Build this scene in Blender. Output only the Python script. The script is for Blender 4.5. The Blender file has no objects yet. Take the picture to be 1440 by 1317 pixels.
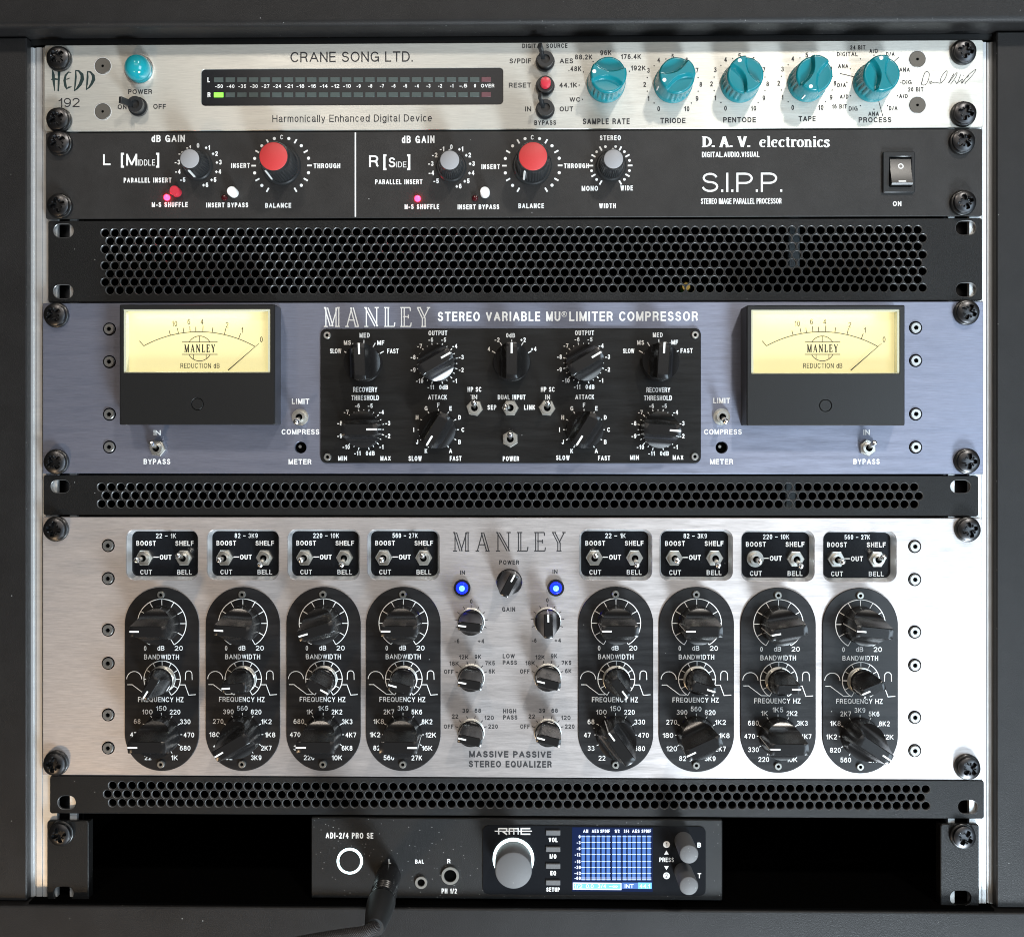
import bpy, bmesh, math, random
from math import sin, cos, pi, radians, sqrt
from mathutils.geometry import delaunay_2d_cdt
from mathutils import Vector
random.seed(7)
SC = bpy.context.scene
COL = SC.collection

# ------------------------------------------------------------------ camera
D = 600.0            # mm from lens to the plane of the faceplates
F = 1642.5           # focal length in pixels of the 1440 px wide photograph
YAW = radians(1.0)
CX, CY = 691.3, 600.0
cd = bpy.data.cameras.new('camera')
cam = bpy.data.objects.new('camera', cd); COL.objects.link(cam)
cd.sensor_width = 36; cd.lens = 36 * F / 1440
cd.shift_x = (720 - CX) / 1440; cd.shift_y = -(658.5 - CY) / 1440
cd.clip_start = .01; cd.clip_end = 50
cam.location = (0, -D / 1000, 0); cam.rotation_euler = (radians(90), 0, YAW)
SC.camera = cam

SC.cycles.filter_width = 1.0
# ------------------------------------------------------------------ world and lamps
w = bpy.data.worlds.new('World'); SC.world = w; w.use_nodes = True
bg = w.node_tree.nodes['Background']
bg.inputs[0].default_value = (1.0, .93, .88, 1); bg.inputs[1].default_value = .06
SC.view_settings.view_transform = 'Standard'; SC.view_settings.look = 'None'
SC.view_settings.exposure = 0; SC.view_settings.gamma = 1

def lamp(name, loc, power, size, col, target=(0, 0, 0), sy=None, spread=None):
    d = bpy.data.lights.new(name, 'AREA'); d.energy = power; d.color = col
    d.shape = 'RECTANGLE'; d.size = size; d.size_y = sy or size
    if spread: d.spread = spread
    o = bpy.data.objects.new(name, d); COL.objects.link(o); o.location = loc
    o.rotation_euler = (Vector(target) - Vector(loc)).to_track_quat('-Z', 'Y').to_euler()
    return o
lamp('ceiling_lamp', (.60, -1.45, 1.30), 15.5, .12, (1, .94, .86))
lamp('ceiling_lamp', (-.45, -1.5, 1.35), 7, .2, (1, .88, .76))
lamp('low_window_light', (.42, -.62, -1.0), 27, .26, (.80, .91, 1), sy=.34)
lamp('low_warm_lamp', (-.55, -.75, -.8), 2.2, .1, (1, .70, .42))
lamp('window_light', (1.35, -1.7, -.35), 27, .9, (.70, .86, 1), (.1, 0, -.05), 1.3)
lamp('room_fill_light', (.1, -2.4, .7), 5, 1.6, (1, .92, .84), (0, 0, 0), .8)  # unseen soft fill, added behind the camera to brighten the panels evenly

# ------------------------------------------------------------------ pixel -> place on a plane (mm)
def W(px, py, h=0.0):
    a = (px - CX) / F; b = (CY - py) / F
    dx = -sin(YAW) + cos(YAW) * a; dy = cos(YAW) + sin(YAW) * a
    t = (D - h) / dy
    return dx * t, b * t
PX = 1 / 2.7374        # mm per pixel on the faceplates

# ------------------------------------------------------------------ materials
MATS = {}
def mat(name, col, rough=.5, metal=0.0, spec=.5, brushed=0.0, grain=0.0, gscale=2500, dust=0.0, blotch=0.0,
        emit=None, estr=1.0, coat=0.0, trans=None):
    m = bpy.data.materials.new(name); m.use_nodes = True; nt = m.node_tree; N = nt.nodes; L = nt.links
    b = N['Principled BSDF']
    c4 = (*col, 1)
    b.inputs['Base Color'].default_value = c4; b.inputs['Roughness'].default_value = rough
    b.inputs['Metallic'].default_value = metal; b.inputs['Specular IOR Level'].default_value = spec
    b.inputs['Coat Weight'].default_value = coat; b.inputs['Coat Roughness'].default_value = .08
    if emit:
        b.inputs['Emission Color'].default_value = (*emit, 1); b.inputs['Emission Strength'].default_value = estr
    tc = N.new('ShaderNodeTexCoord')
    colsock = None
    def mapped(s):
        mp = N.new('ShaderNodeMapping'); mp.inputs['Scale'].default_value = s
        L.new(tc.outputs['Object'], mp.inputs['Vector']); return mp.outputs[0]
    def noise(s, sc, det=2, ro=.6):
        n = N.new('ShaderNodeTexNoise'); n.inputs['Scale'].default_value = sc; n.inputs['Detail'].default_value = det
        n.inputs['Roughness'].default_value = ro
        L.new(mapped(s), n.inputs['Vector']); return n.outputs['Fac']
    def ramp(v, a, b_, o0, o1):
        r = N.new('ShaderNodeMapRange'); r.inputs[1].default_value = a; r.inputs[2].default_value = b_
        r.inputs[3].default_value = o0; r.inputs[4].default_value = o1; L.new(v, r.inputs[0]); return r.outputs[0]
    def mixc(fac, a, bcol, mode='MIX'):
        x = N.new('ShaderNodeMix'); x.data_type = 'RGBA'; x.blend_type = mode
        if isinstance(fac, float): x.inputs[0].default_value = fac
        else: L.new(fac, x.inputs[0])
        for i, v in ((6, a), (7, bcol)):
            if isinstance(v, tuple): x.inputs[i].default_value = v
            else: L.new(v, x.inputs[i])
        return x.outputs[2]
    cur = c4
    bump_h = None
    if brushed:
        f1 = noise((110, 1, 2600), 1, 3, .7); f2 = noise((30, 1, 300), 1, 4, .6)
        cur = mixc(ramp(f1, .35, .65, 0, 1), tuple(x * (1 - brushed) for x in col) + (1,), tuple(min(1, x * (1 + brushed * .6)) for x in col) + (1,))
        L.new(ramp(f2, .3, .7, rough * .82, rough * 1.2), b.inputs['Roughness'])
        bump_h = (f1, .06 * 1.0)
        if metal > .4:
            b.inputs['Anisotropic'].default_value = .75; cx_ = N.new('ShaderNodeCombineXYZ'); cx_.inputs[2].default_value = 1; L.new(cx_.outputs[0], b.inputs['Tangent'])
    if blotch:
        f = noise((1, 1, 1), 45, 5, .7)
        cur = mixc(ramp(f, .35, .7, 0, blotch), cur, tuple(min(1, x * 1.8 + .012) for x in col) + (1,))
    if grain:
        bump_h = (noise((1, 1, 1), gscale, 2, .6), grain)
    if dust:
        v = N.new('ShaderNodeTexVoronoi'); v.inputs['Scale'].default_value = 190; v.inputs['Randomness'].default_value = 1
        L.new(mapped((1, 1, 1)), v.inputs['Vector'])
        sp = ramp(v.outputs['Distance'], .03, .06, 1, 0)
        sep = N.new('ShaderNodeSeparateColor'); L.new(v.outputs['Color'], sep.inputs[0])
        keep = ramp(sep.outputs[0], 1 - dust, 1.0, 0, .9)
        mu = N.new('ShaderNodeMath'); mu.operation = 'MULTIPLY'; L.new(sp, mu.inputs[0]); L.new(keep, mu.inputs[1])
        v2 = N.new('ShaderNodeTexVoronoi'); v2.inputs['Scale'].default_value = 620
        L.new(mapped((1, 1, 1)), v2.inputs['Vector'])
        sp2 = ramp(v2.outputs['Distance'], .08, .2, 1, 0)
        s2 = N.new('ShaderNodeSeparateColor'); L.new(v2.outputs['Color'], s2.inputs[0])
        k2 = ramp(s2.outputs[1], 1 - dust * .6, 1.0, 0, .35)
        m2 = N.new('ShaderNodeMath'); m2.operation = 'MULTIPLY'; L.new(sp2, m2.inputs[0]); L.new(k2, m2.inputs[1])
        mx = N.new('ShaderNodeMath'); mx.operation = 'MAXIMUM'; L.new(mu.outputs[0], mx.inputs[0]); L.new(m2.outputs[0], mx.inputs[1])
        cur = mixc(mx.outputs[0], cur, (.62, .62, .6, 1))
    if not isinstance(cur, tuple): L.new(cur, b.inputs['Base Color'])
    if bump_h:
        bp = N.new('ShaderNodeBump'); bp.inputs['Strength'].default_value = bump_h[1]; bp.inputs['Distance'].default_value = .0003
        L.new(bump_h[0], bp.inputs['Height']); L.new(bp.outputs[0], b.inputs['Normal'])
    if trans is not None:       # clear pane: see-through with a faint reflection
        t = N.new('ShaderNodeBsdfTransparent'); g = N.new('ShaderNodeBsdfGlossy'); g.inputs['Roughness'].default_value = .04
        ms = N.new('ShaderNodeMixShader'); ms.inputs[0].default_value = trans
        L.new(t.outputs[0], ms.inputs[1]); L.new(g.outputs[0], ms.inputs[2]); L.new(ms.outputs[0], N['Material Output'].inputs[0])
    MATS[name] = m
    return m
mat('champagne_aluminium', (.60, .59, .54), .42, .55, .5, brushed=.10)
mat('blue_anodised_aluminium', (.185, .20, .262), .40, .6, .5, brushed=.13)
mat('silver_aluminium', (.47, .445, .44), .40, .6, .5, brushed=.17)
mat('rail_aluminium', (.62, .63, .63), .38, .6, .5, brushed=.04)
mat('black_painted_panel', (.016, .015, .0145), .46, 0, .38, grain=.25, gscale=3500, dust=.10, blotch=.35)
mat('black_powder_coat', (.006, .006, .006), .42, 0, .28, grain=.55, gscale=2600, dust=.16, blotch=.1)
mat('black_cabinet_vinyl', (.0085, .008, .008), .46, 0, .34, grain=.5, gscale=2200, dust=.14, blotch=.25)
mat('black_brushed_plate', (.008, .0075, .007), .40, .35, .5, brushed=.35, dust=.06)
mat('black_engraved_plate', (.009, .0085, .009), .36, 0, .5, brushed=.2, dust=.12)
mat('black_gloss_panel', (.008, .009, .011), .16, 0, .5, dust=.12)
mat('black_housing', (.008, .008, .008), .38, 0, .5, grain=.12, dust=.08)
mat('black_knob_plastic', (.009, .0085, .0085), .24, 0, .6, dust=.02)
mat('lit_hole_rim', (.17, .17, .17), .32, .6, .6)  # paler than the coat: imitates light caught on the glossy hole rims
mat('black_ribbed_plastic', (.018, .019, .020), .30, 0, .5)
mat('black_screw_steel', (.075, .075, .078), .33, 1, .5)
mat('black_nylon', (.008, .008, .008), .3, 0, .5)
mat('void_shade_black', (.002, .002, .002), .9, 0, .0)  # near-black colour stands in for shade inside bores, recesses and the cabinet
mat('chrome', (.86, .86, .84), .2, 1, .5)
mat('nickel', (.72, .71, .66), .3, .95, .5)
mat('bright_bevel', (.80, .81, .82), .35, .5, .5)
mat('steel_screw', (.55, .55, .53), .28, .9, .5)
mat('grey_oxide_screw', (.12, .11, .095), .45, .4, .5)
mat('teal_plastic', (.005, .19, .225), .27, 0, .45, coat=.1, blotch=.05)
mat('teal_jewel', (.010, .26, .31), .08, 0, .5, coat=.6, emit=(.0, .2, .25), estr=.12)
mat('white_mark', (.85, .85, .82), .5)
mat('white_print', (.80, .80, .78), .5)
mat('black_print', (.018, .018, .020), .5)
mat('green_black_print', (.006, .022, .022), .5)
mat('grey_cap', (.30, .30, .31), .5, grain=.1)
mat('red_cap', (.52, .038, .038), .5, grain=.15)
mat('red_button', (.55, .03, .05), .35)
mat('white_button', (.82, .82, .80), .35)
mat('led_dim_green', (.055, .075, .072), .4)
mat('led_dim_red', (.13, .05, .06), .4)
mat('led_lit_green', (.1, .5, .05), .4, emit=(.28, 1, .06), estr=1.3)
mat('led_pink', (.6, .02, .1), .3, emit=(1, .008, .022), estr=30)
mat('led_off_red', (.05, .004, .006), .15)
mat('led_blue', (.0, .0, .4), .1, emit=(.002, .008, 1), estr=9)
mat('led_blue_core', (.1, .2, .9), .1, emit=(.10, .34, 1), estr=3.2)
mat('led_ring_white', (.8, .9, .9), .3, emit=(.75, .97, 1), estr=2.6)
mat('meter_card', (.34, .31, .17), .7, emit=(1.0, .87, .42), estr=.74)
mat('meter_ink', (.012, .010, .006), .6)
mat('clear_acrylic', (.9, .9, .9), .05, trans=.05)
mat('acrylic_edge', (.55, .55, .42), .15, 0, .6, emit=(.9, .85, .5), estr=.10)  # faint emission imitates meter light caught in the acrylic; no source itself
mat('screen_dark', (.004, .006, .02), .15, emit=(.004, .012, .05), estr=1)
mat('screen_blue', (.02, .05, .15), .3, emit=(.060, .150, .43), estr=1)
mat('screen_cyan', (.05, .2, .4), .3, emit=(.20, .50, .85), estr=1)
mat('screen_white', (.5, .5, .6), .3, emit=(.48, .62, .9), estr=1)
mat('rubber_grey', (.10, .10, .102), .6, grain=.3, dust=.12)
mat('black_rubber', (.012, .012, .012), .5, grain=.2)
mat('brass', (.60, .42, .12), .3, .9)
mat('green_board', (.01, .09, .03), .5)
mat('grey_cable', (.10, .12, .13), .5)
mat('braided_sleeve', (.030, .024, .022), .55, grain=.0)

# ------------------------------------------------------------------ mesh helpers: local frame (x right, y up, h out of the panel), mm
class MB:
    def __init__(s): s.v = []; s.f = []; s.m = []; s.k = 0
    def add(s, vs, fs, mi=0, loc=(0, 0, 0), ang=0.0):
        o = len(s.v); c, n = cos(ang), sin(ang)
        for x, y, h in vs: s.v.append((x * c - y * n + loc[0], x * n + y * c + loc[1], h + loc[2]))
        for f in fs: s.f.append(tuple(i + o for i in f)); s.m.append(mi)
        return s
    def bump(s):
        s.k = (s.k + 1) % 10; return s.k * .003
    def mesh(s, name, mats, origin=(0, 0, 0), sharp=35, fix=True):
        me = bpy.data.meshes.new(name)
        me.from_pydata([((x - origin[0]) * .001, -(h - origin[2]) * .001, (y - origin[1]) * .001) for x, y, h in s.v], [], s.f)
        for m in ([mats] if isinstance(mats, str) else mats): me.materials.append(MATS[m])
        me.polygons.foreach_set('material_index', s.m)
        if fix:
            bm = bmesh.new(); bm.from_mesh(me); bmesh.ops.recalc_face_normals(bm, faces=bm.faces); bm.to_mesh(me); bm.free()
        me.polygons.foreach_set('use_smooth', [True] * len(me.polygons))
        me.set_sharp_from_angle(angle=radians(sharp)); me.update()
        return me

def put(name, me, parent=None, loc=(0, 0, 0), rot=(0, 0, 0), **kw):
    o = bpy.data.objects.new(name, me); COL.objects.link(o)
    if parent: o.parent = parent
    o.location = (loc[0] * .001, -loc[2] * .001, loc[1] * .001); o.rotation_euler = rot
    for k, v in kw.items(): o[k] = v
    return o

def rrect(cx, cy, w, h, r, n=5):
    r = min(r, w / 2 - 1e-4, h / 2 - 1e-4); P = []
    for sx, sy, a0 in ((1, 1, 0), (-1, 1, 90), (-1, -1, 180), (1, -1, 270)):
        for i in range(n + 1):
            a = radians(a0 + 90 * i / n)
            P.append((cx + sx * (w / 2 - r) + r * cos(a), cy + sy * (h / 2 - r) + r * sin(a)))
    return P
def circ(cx, cy, r, n=16, a0=0): return [(cx + r * cos(2 * pi * i / n + a0), cy + r * sin(2 * pi * i / n + a0)) for i in range(n)]
def offset(P, d):       # inward (d>0) for a ccw convex loop
    n = len(P); out = []
    for i in range(n):
        a, b, c = Vector(P[i - 1]), Vector(P[i]), Vector(P[(i + 1) % n])
        e1 = b - a; e2 = c - b
        if e1.length < 1e-6: e1 = e2
        if e2.length < 1e-6: e2 = e1
        e1.normalize(); e2.normalize()
        n1 = Vector((-e1.y, e1.x)); n2 = Vector((-e2.y, e2.x)); nn = n1 + n2
        nn.normalize(); k = 1 / max(.5, nn.dot(n1))
        out.append((b.x + nn.x * d * k, b.y + nn.y * d * k))
    return out

def plate(mb, outline, holes, h0, h1, c=.2, hc=.1, mi=0, mi_hole=None, back=True):
    """flat plate with chamfered outline and holes; loops are convex"""
    mh = mi if mi_hole is None else mi_hole
    inn = offset(outline, c); hh = [offset(h, -hc) for h in holes]
    loops = [inn] + hh
    pts = []; edges = []; owner = []
    for li, lp in enumerate(loops):
        b = len(pts)
        for i, p in enumerate(lp): pts.append(Vector(p)); owner.append(li); edges.append((b + i, b + (i + 1) % len(lp)))
    if holes:
        vo, eo, fo, ov, _, _ = delaunay_2d_cdt(pts, edges, [], 0, 1e-5)
        own = [owner[o[0]] if o else -1 for o in ov]
        tris = [f for f in fo if not (own[f[0]] == own[f[1]] == own[f[2]] and own[f[0]] > 0)]
        front = [(p.x, p.y, h1) for p in vo]
    else:
        front = [(p.x, p.y, h1) for p in pts]; tris = [tuple(range(len(pts)))]
    mb.add(front, [tuple(t) for t in tris], mi)
    if back: mb.add([(x, y, h0) for x, y, _ in front], [tuple(reversed(t)) for t in tris], mi)
    def wall(a, ha, b_, hb, m):
        n = len(a); mb.add([(x, y, ha) for x, y in a] + [(x, y, hb) for x, y in b_], [(i, (i + 1) % n, n + (i + 1) % n, n + i) for i in range(n)], m)
    wall(inn, h1, outline, h1 - c, mi); wall(outline, h1 - c, outline, h0, mi)
    if back: wall(outline, h0, inn, h0, mi)
    for a, b_ in zip(hh, holes):
        wall(a, h1, b_, h1 - hc, mh); wall(b_, h1 - hc, b_, h0, mh)
        if back: wall(b_, h0, a, h0, mh)

def lathe(mb, prof, n=40, mi=0, loc=(0, 0, 0), ribs=None, ang=0.0, capn=None):
    """prof: (radius, height[, rib depth]); closed with caps when radius > 0"""
    vs = []; fs = []
    for p in prof:
        rd = p[2] if len(p) > 2 else 0
        for i in range(n):
            r = p[0] - (rd if (ribs and i % 2) else 0)
            a = 2 * pi * i / n; vs.append((r * cos(a), r * sin(a), p[1]))
    for j in range(len(prof) - 1):
        for i in range(n): fs.append((j * n + i, j * n + (i + 1) % n, (j + 1) * n + (i + 1) % n, (j + 1) * n + i))
    fs.append(tuple(range(n))); fs.append(tuple((len(prof) - 1) * n + i for i in range(n)))
    mb.add(vs, fs, mi, loc, ang)

def ring(mb, ro, ri, h0, h1, n=40, mi=0, loc=(0, 0, 0)):
    vs = []
    for r, h in ((ro, h0), (ro, h1), (ri, h1), (ri, h0)):
        for i in range(n): vs.append((r * cos(2 * pi * i / n), r * sin(2 * pi * i / n), h))
    fs = [(j * n + i, j * n + (i + 1) % n, ((j + 1) % 4) * n + (i + 1) % n, ((j + 1) % 4) * n + i) for j in range(4) for i in range(n)]
    mb.add(vs, fs, mi, loc)

def box(mb, x0, x1, y0, y1, h0, h1, c=0.0, mi=0):
    if c <= 0:
        v = [(x, y, h) for h in (h0, h1) for x, y in ((x0, y0), (x1, y0), (x1, y1), (x0, y1))]
        mb.add(v, [(0, 1, 2, 3), (4, 5, 6, 7), (0, 1, 5, 4), (1, 2, 6, 5), (2, 3, 7, 6), (3, 0, 4, 7)], mi); return
    P = rrect((x0 + x1) / 2, (y0 + y1) / 2, x1 - x0, y1 - y0, c, 2)
    plate(mb, P, [], h0, h1, c, mi=mi, back=True)

def quad(mb, x0, x1, y0, y1, h, mi=0): mb.add([(x0, y0, h), (x1, y0, h), (x1, y1, h), (x0, y1, h)], [(0, 1, 2, 3)], mi)

def stroke(mb, pts, wd, h=0.05, mi=0, calli=None, closed=False):
    """flat printed line through pts (mm); wd a number or list; calli=(thin, thick) by direction"""
    if not isinstance(wd, (list, tuple)):
        pts = [p for i, p in enumerate(pts) if i == 0 or abs(p[0] - pts[i - 1][0]) + abs(p[1] - pts[i - 1][1]) > 1e-6]
    n = len(pts)
    if not closed:
        for i in range(1, n - 1):
            e = (pts[i][0] - pts[i - 1][0], pts[i][1] - pts[i - 1][1]); f = (pts[i + 1][0] - pts[i][0], pts[i + 1][1] - pts[i][1])
            le = sqrt(e[0] ** 2 + e[1] ** 2) or 1; lf = sqrt(f[0] ** 2 + f[1] ** 2) or 1
            if (e[0] * f[0] + e[1] * f[1]) / le / lf < -.3 and not isinstance(wd, (list, tuple)):
                q = wd * .3
                stroke(mb, list(pts[:i]) + [(pts[i][0] + e[0] / le * q, pts[i][1] + e[1] / le * q)], wd, h, mi, calli)
                stroke(mb, [(pts[i][0] - f[0] / lf * q, pts[i][1] - f[1] / lf * q)] + list(pts[i + 1:]), wd, h, mi, calli)
                return
    h = h + mb.bump(); L = []; R = []
    for i in range(n):
        a = pts[i - 1] if (i or closed) else None; b = pts[(i + 1) % n] if (i < n - 1 or closed) else None; p = pts[i]
        def unit_(u, v):
            x, y = v[0] - u[0], v[1] - u[1]; l = sqrt(x * x + y * y) or 1; return x / l, y / l
        e = unit_(a, p) if a else None; f = unit_(p, b) if b else None
        e = e or f; f = f or e
        dx, dy = e[0] + f[0], e[1] + f[1]; l = sqrt(dx * dx + dy * dy) or 1; dx /= l; dy /= l
        if calli: ww = calli[0] + (calli[1] - calli[0]) * abs(dy) ** 1.5
        else: ww = wd[i] if isinstance(wd, (list, tuple)) else wd
        k = 1 / max(.5, e[0] * dx + e[1] * dy)
        L.append((p[0] - dy * ww / 2 * k, p[1] + dx * ww / 2 * k, h)); R.append((p[0] + dy * ww / 2 * k, p[1] - dx * ww / 2 * k, h))
    m = n if closed else n - 1
    mb.add(L + R, [(i, n + i, n + (i + 1) % n, (i + 1) % n) for i in range(m)], mi)
def disc(mb, x, y, r, h=.05, mi=0, n=14): mb.add([(a, b, h) for a, b in circ(x, y, r, n)], [tuple(range(n))], mi)
def arc(cx, cy, r, a0, a1, n=40): return [(cx + r * cos(radians(a0 + (a1 - a0) * i / n)), cy + r * sin(radians(a0 + (a1 - a0) * i / n))) for i in range(n + 1)]

def _e(cx, cy, rx, ry, a0, a1, n=0):
    n = n or max(6, int(abs(a1 - a0) / 20)); return [(cx + rx * cos(radians(a0 + (a1 - a0) * i / n)), cy + ry * sin(radians(a0 + (a1 - a0) * i / n))) for i in range(n + 1)]
X = .74      # x-height
SANS = {
 'A': (.74, [[(0, 0), (.37, 1)], [(.37, 1), (.74, 0)], [(.14, .33), (.60, .33)]]),
 'B': (.58, [[(0, 0), (0, 1)], [(0, 1), (.2, 1)] + _e(.3, .76, .24, .24, 90, -90) + [(0, .52)], [(.2, .52)] + _e(.31, .26, .27, .26, 90, -90) + [(0, 0)]]),
 'C': (.66, [_e(.36, .5, .36, .5, 38, 322)]),
 'D': (.62, [[(0, 0), (0, 1), (.25, 1)] + _e(.26, .5, .36, .5, 90, -90) + [(0, 0)]]),
 'E': (.50, [[(.50, 1), (0, 1), (0, 0), (.50, 0)], [(0, .52), (.46, .52)]]),
 'F': (.48, [[(.48, 1), (0, 1), (0, 0)], [(0, .5), (.42, .5)]]),
 'G': (.70, [_e(.36, .5, .36, .5, 40, 325), [(.42, .45), (.70, .45), (.70, .03)]]),
 'H': (.60, [[(0, 0), (0, 1)], [(.6, 0), (.6, 1)], [(0, .52), (.6, .52)]]),
 'I': (.0, [[(0, 0), (0, 1)]]),
 'J': (.42, [[(.42, 1), (.42, .25)] + _e(.21, .25, .21, .25, 0, -180)]),
 'K': (.60, [[(0, 0), (0, 1)], [(.57, 1), (.03, .36)], [(.2, .56), (.6, 0)]]),
 'L': (.46, [[(0, 1), (0, 0), (.46, 0)]]),
 'M': (.74, [[(0, 0), (0, 1)], [(0, 1), (.37, 0)], [(.37, 0), (.74, 1)], [(.74, 1), (.74, 0)]]),
 'N': (.60, [[(0, 0), (0, 1)], [(0, 1), (.6, 0)], [(.6, 0), (.6, 1)]]),
 'O': (.74, [_e(.37, .5, .37, .5, 0, 360)]),
 'P': (.56, [[(0, 0), (0, 1)], [(0, 1), (.2, 1)] + _e(.3, .73, .26, .27, 90, -90) + [(0, .46)]]),
 'Q': (.74, [_e(.37, .5, .37, .5, 0, 360), [(.45, .22), (.72, -.03)]]),
 'R': (.60, [[(0, 0), (0, 1)], [(0, 1), (.2, 1)] + _e(.32, .74, .25, .26, 90, -90) + [(0, .48)], [(.34, .48), (.5, .38), (.54, .1), (.6, 0)]]),
 'S': (.56, [_e(.28, .76, .25, .24, 15, 262) + _e(.28, .26, .28, .26, 82, -168)]),
 'T': (.60, [[(0, 1), (.6, 1)], [(.3, 1), (.3, 0)]]),
 'U': (.60, [[(0, 1), (0, .28)] + _e(.3, .28, .3, .28, 180, 360) + [(.6, 1)]]),
 'V': (.66, [[(0, 1), (.33, 0)], [(.33, 0), (.66, 1)]]),
 'W': (.96, [[(0, 1), (.24, 0)], [(.24, 0), (.48, 1)], [(.48, 1), (.72, 0)], [(.72, 0), (.96, 1)]]),
 'X': (.62, [[(0, 0), (.6, 1)], [(0, 1), (.62, 0)]]),
 'Y': (.64, [[(0, 1), (.32, .42)], [(.64, 1), (.32, .42)], [(.32, .42), (.32, 0)]]),
 'Z': (.56, [[(0, 1), (.56, 1), (0, 0), (.56, 0)]]),
 '0': (.50, [_e(.25, .5, .25, .5, 0, 360)]), '1': (.24, [[(0, .74), (.14, .8), (.24, 1)], [(.24, 1), (.24, 0)]]),
 '2': (.50, [_e(.25, .72, .25, .28, 170, -30) + [(0, 0), (.5, 0)]]),
 '3': (.50, [_e(.25, .765, .22, .235, 160, -80) + _e(.25, .265, .25, .265, 80, -165)]),
 '4': (.52, [[(.4, 0), (.4, 1), (0, .3), (.52, .3)]]),
 '5': (.50, [[(.46, 1), (.09, 1), (.04, .48)] + _e(.25, .32, .25, .32, 130, -160)]),
 '6': (.50, [_e(.25, .32, .25, .32, 0, 360), _e(.27, .5, .27, .5, 50, 190)]),
 '7': (.50, [[(0, 1), (.5, 1), (.18, 0)]]), '8': (.50, [_e(.25, .765, .21, .235, 0, 360), _e(.25, .27, .25, .27, 0, 360)]),
 '9': (.50, [_e(.25, .68, .25, .32, 0, 360), _e(.23, .5, .27, .5, -130, 10)]),
 '.': (.0, [[(0, 0), (0, .03)]]), '-': (.26, [[(0, .36), (.26, .36)]]), '\u2013': (.5, [[(0, .45), (.5, .45)]]), '+': (.44, [[(0, .42), (.44, .42)], [(.22, .2), (.22, .64)]]),
 '/': (.28, [[(0, 0), (.28, 1)]]), '[': (.16, [[(.16, 1), (0, 1), (0, 0), (.16, 0)]]), ']': (.16, [[(0, 1), (.16, 1), (.16, 0), (0, 0)]]),
 '\u221e': (.7, [_e(.18, .4, .17, .2, 0, 360), _e(.52, .4, .17, .2, 0, 360)]), ' ': (.14, []),
 'a': (.46, [_e(.21, X - .2, .2, .2, 160, 0) + [(.41, .08), (.47, 0)], _e(.2, .2, .2, .2, 70, 300) + [(.41, .2)]]),
 'c': (.42, [_e(.22, X / 2, .22, X / 2, 45, 315)]), 'd': (.46, [[(.46, 0), (.46, 1)], _e(.22, X / 2, .22, X / 2, 0, 360)]),
 'e': (.46, [[(.02, X / 2), (.45, X / 2)], _e(.22, X / 2, .22, X / 2, 0, 318)]), 'g': (.46, [[(.46, X), (.46, 0)] + _e(.23, -.05, .23, .2, 0, -160), _e(.22, X / 2, .22, X / 2, 0, 360)]),
 'h': (.42, [[(0, 0), (0, 1)], _e(.21, X - .2, .21, .2, 170, 0) + [(.42, 0)]]), 'i': (.0, [[(0, 0), (0, X)], [(0, .97), (0, 1)]]), 'l': (.0, [[(0, 0), (0, 1)]]),
 'm': (.70, [[(0, 0), (0, X)], _e(.175, X - .2, .175, .2, 170, 0) + [(.35, 0)], _e(.525, X - .2, .175, .2, 170, 0) + [(.7, 0)]]), 'n': (.42, [[(0, 0), (0, X)], _e(.21, X - .2, .21, .2, 170, 0) + [(.42, 0)]]),
 'r': (.24, [[(0, 0), (0, X)], _e(.22, X - .24, .2, .24, 170, 80)]), 't': (.24, [[(.1, .95), (.1, .08), (.24, 0)], [(0, X), (.24, X)]]), 'o': (.44, [_e(.22, X / 2, .22, X / 2, 0, 360)]),
 'v': (.44, [[(0, X), (.22, 0)], [(.22, 0), (.44, X)]]), 'y': (.44, [[(0, X), (.23, .02)], [(.44, X), (.2, -.15), (.06, -.24)]]),
}
def text_mm(mb, s, cx, cy, h_ink, w_ink=None, z=.05, bold=0.0, mi=0):
    lo = -.28 if ('g' in s or 'y' in s) else 0
    cap = h_ink / (1 - lo) if lo else h_ink
    ng = len(s) - 1; base = sum(SANS[c][0] for c in s)
    wr = .115 + bold * 2.1; gr = .16 + bold * .5
    for _ in range(12):
        wd = cap * wr; hh = cap - wd; gap = gr * cap; nat = base * hh
        if not w_ink or nat < 1e-6 or (w_ink - wd * len(s) - gap * ng) / nat > .68 or gr < .07: break
        gr *= .86; wr *= .965
    fixed = wd * len([1 for c in s]) + gap * ng
    if w_ink: k = max(.25, (w_ink - wd * len(s) - gap * ng) / nat) if nat > 1e-6 else 1
    else: k = .86
    if w_ink and k <= .25 and nat > 0: gap = max(0, (w_ink - wd * len(s) - .25 * nat) / max(1, ng))
    tot = nat * k + fixed if not w_ink else (nat * k + wd * len(s) + gap * ng)
    x = cx - tot / 2; y0 = cy - h_ink / 2 + (h_ink - cap)
    for c in s:
        W_, st = SANS[c]
        for p in st:
            q = [(x + wd / 2 + a * hh * k, y0 + wd / 2 + b * hh) for a, b in p]
            cl = len(q) > 8 and abs(q[0][0] - q[-1][0]) + abs(q[0][1] - q[-1][1]) < 1e-6
            if cl: q = q[:-1]
            else:
                for e, f in ((0, 1), (-1, -2)):
                    dx, dy = q[e][0] - q[f][0], q[e][1] - q[f][1]; l = sqrt(dx * dx + dy * dy) or 1
                    ax = abs(dx) / l; ay = abs(dy) / l
                    ext = wd / 2 if (ax > .98 or ay > .98) else wd * .25
                    q[e] = (q[e][0] + dx / l * ext, q[e][1] + dy / l * ext)
            stroke(mb, q, wd, z, mi, closed=cl)
        x += W_ * hh * k + wd + gap
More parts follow.
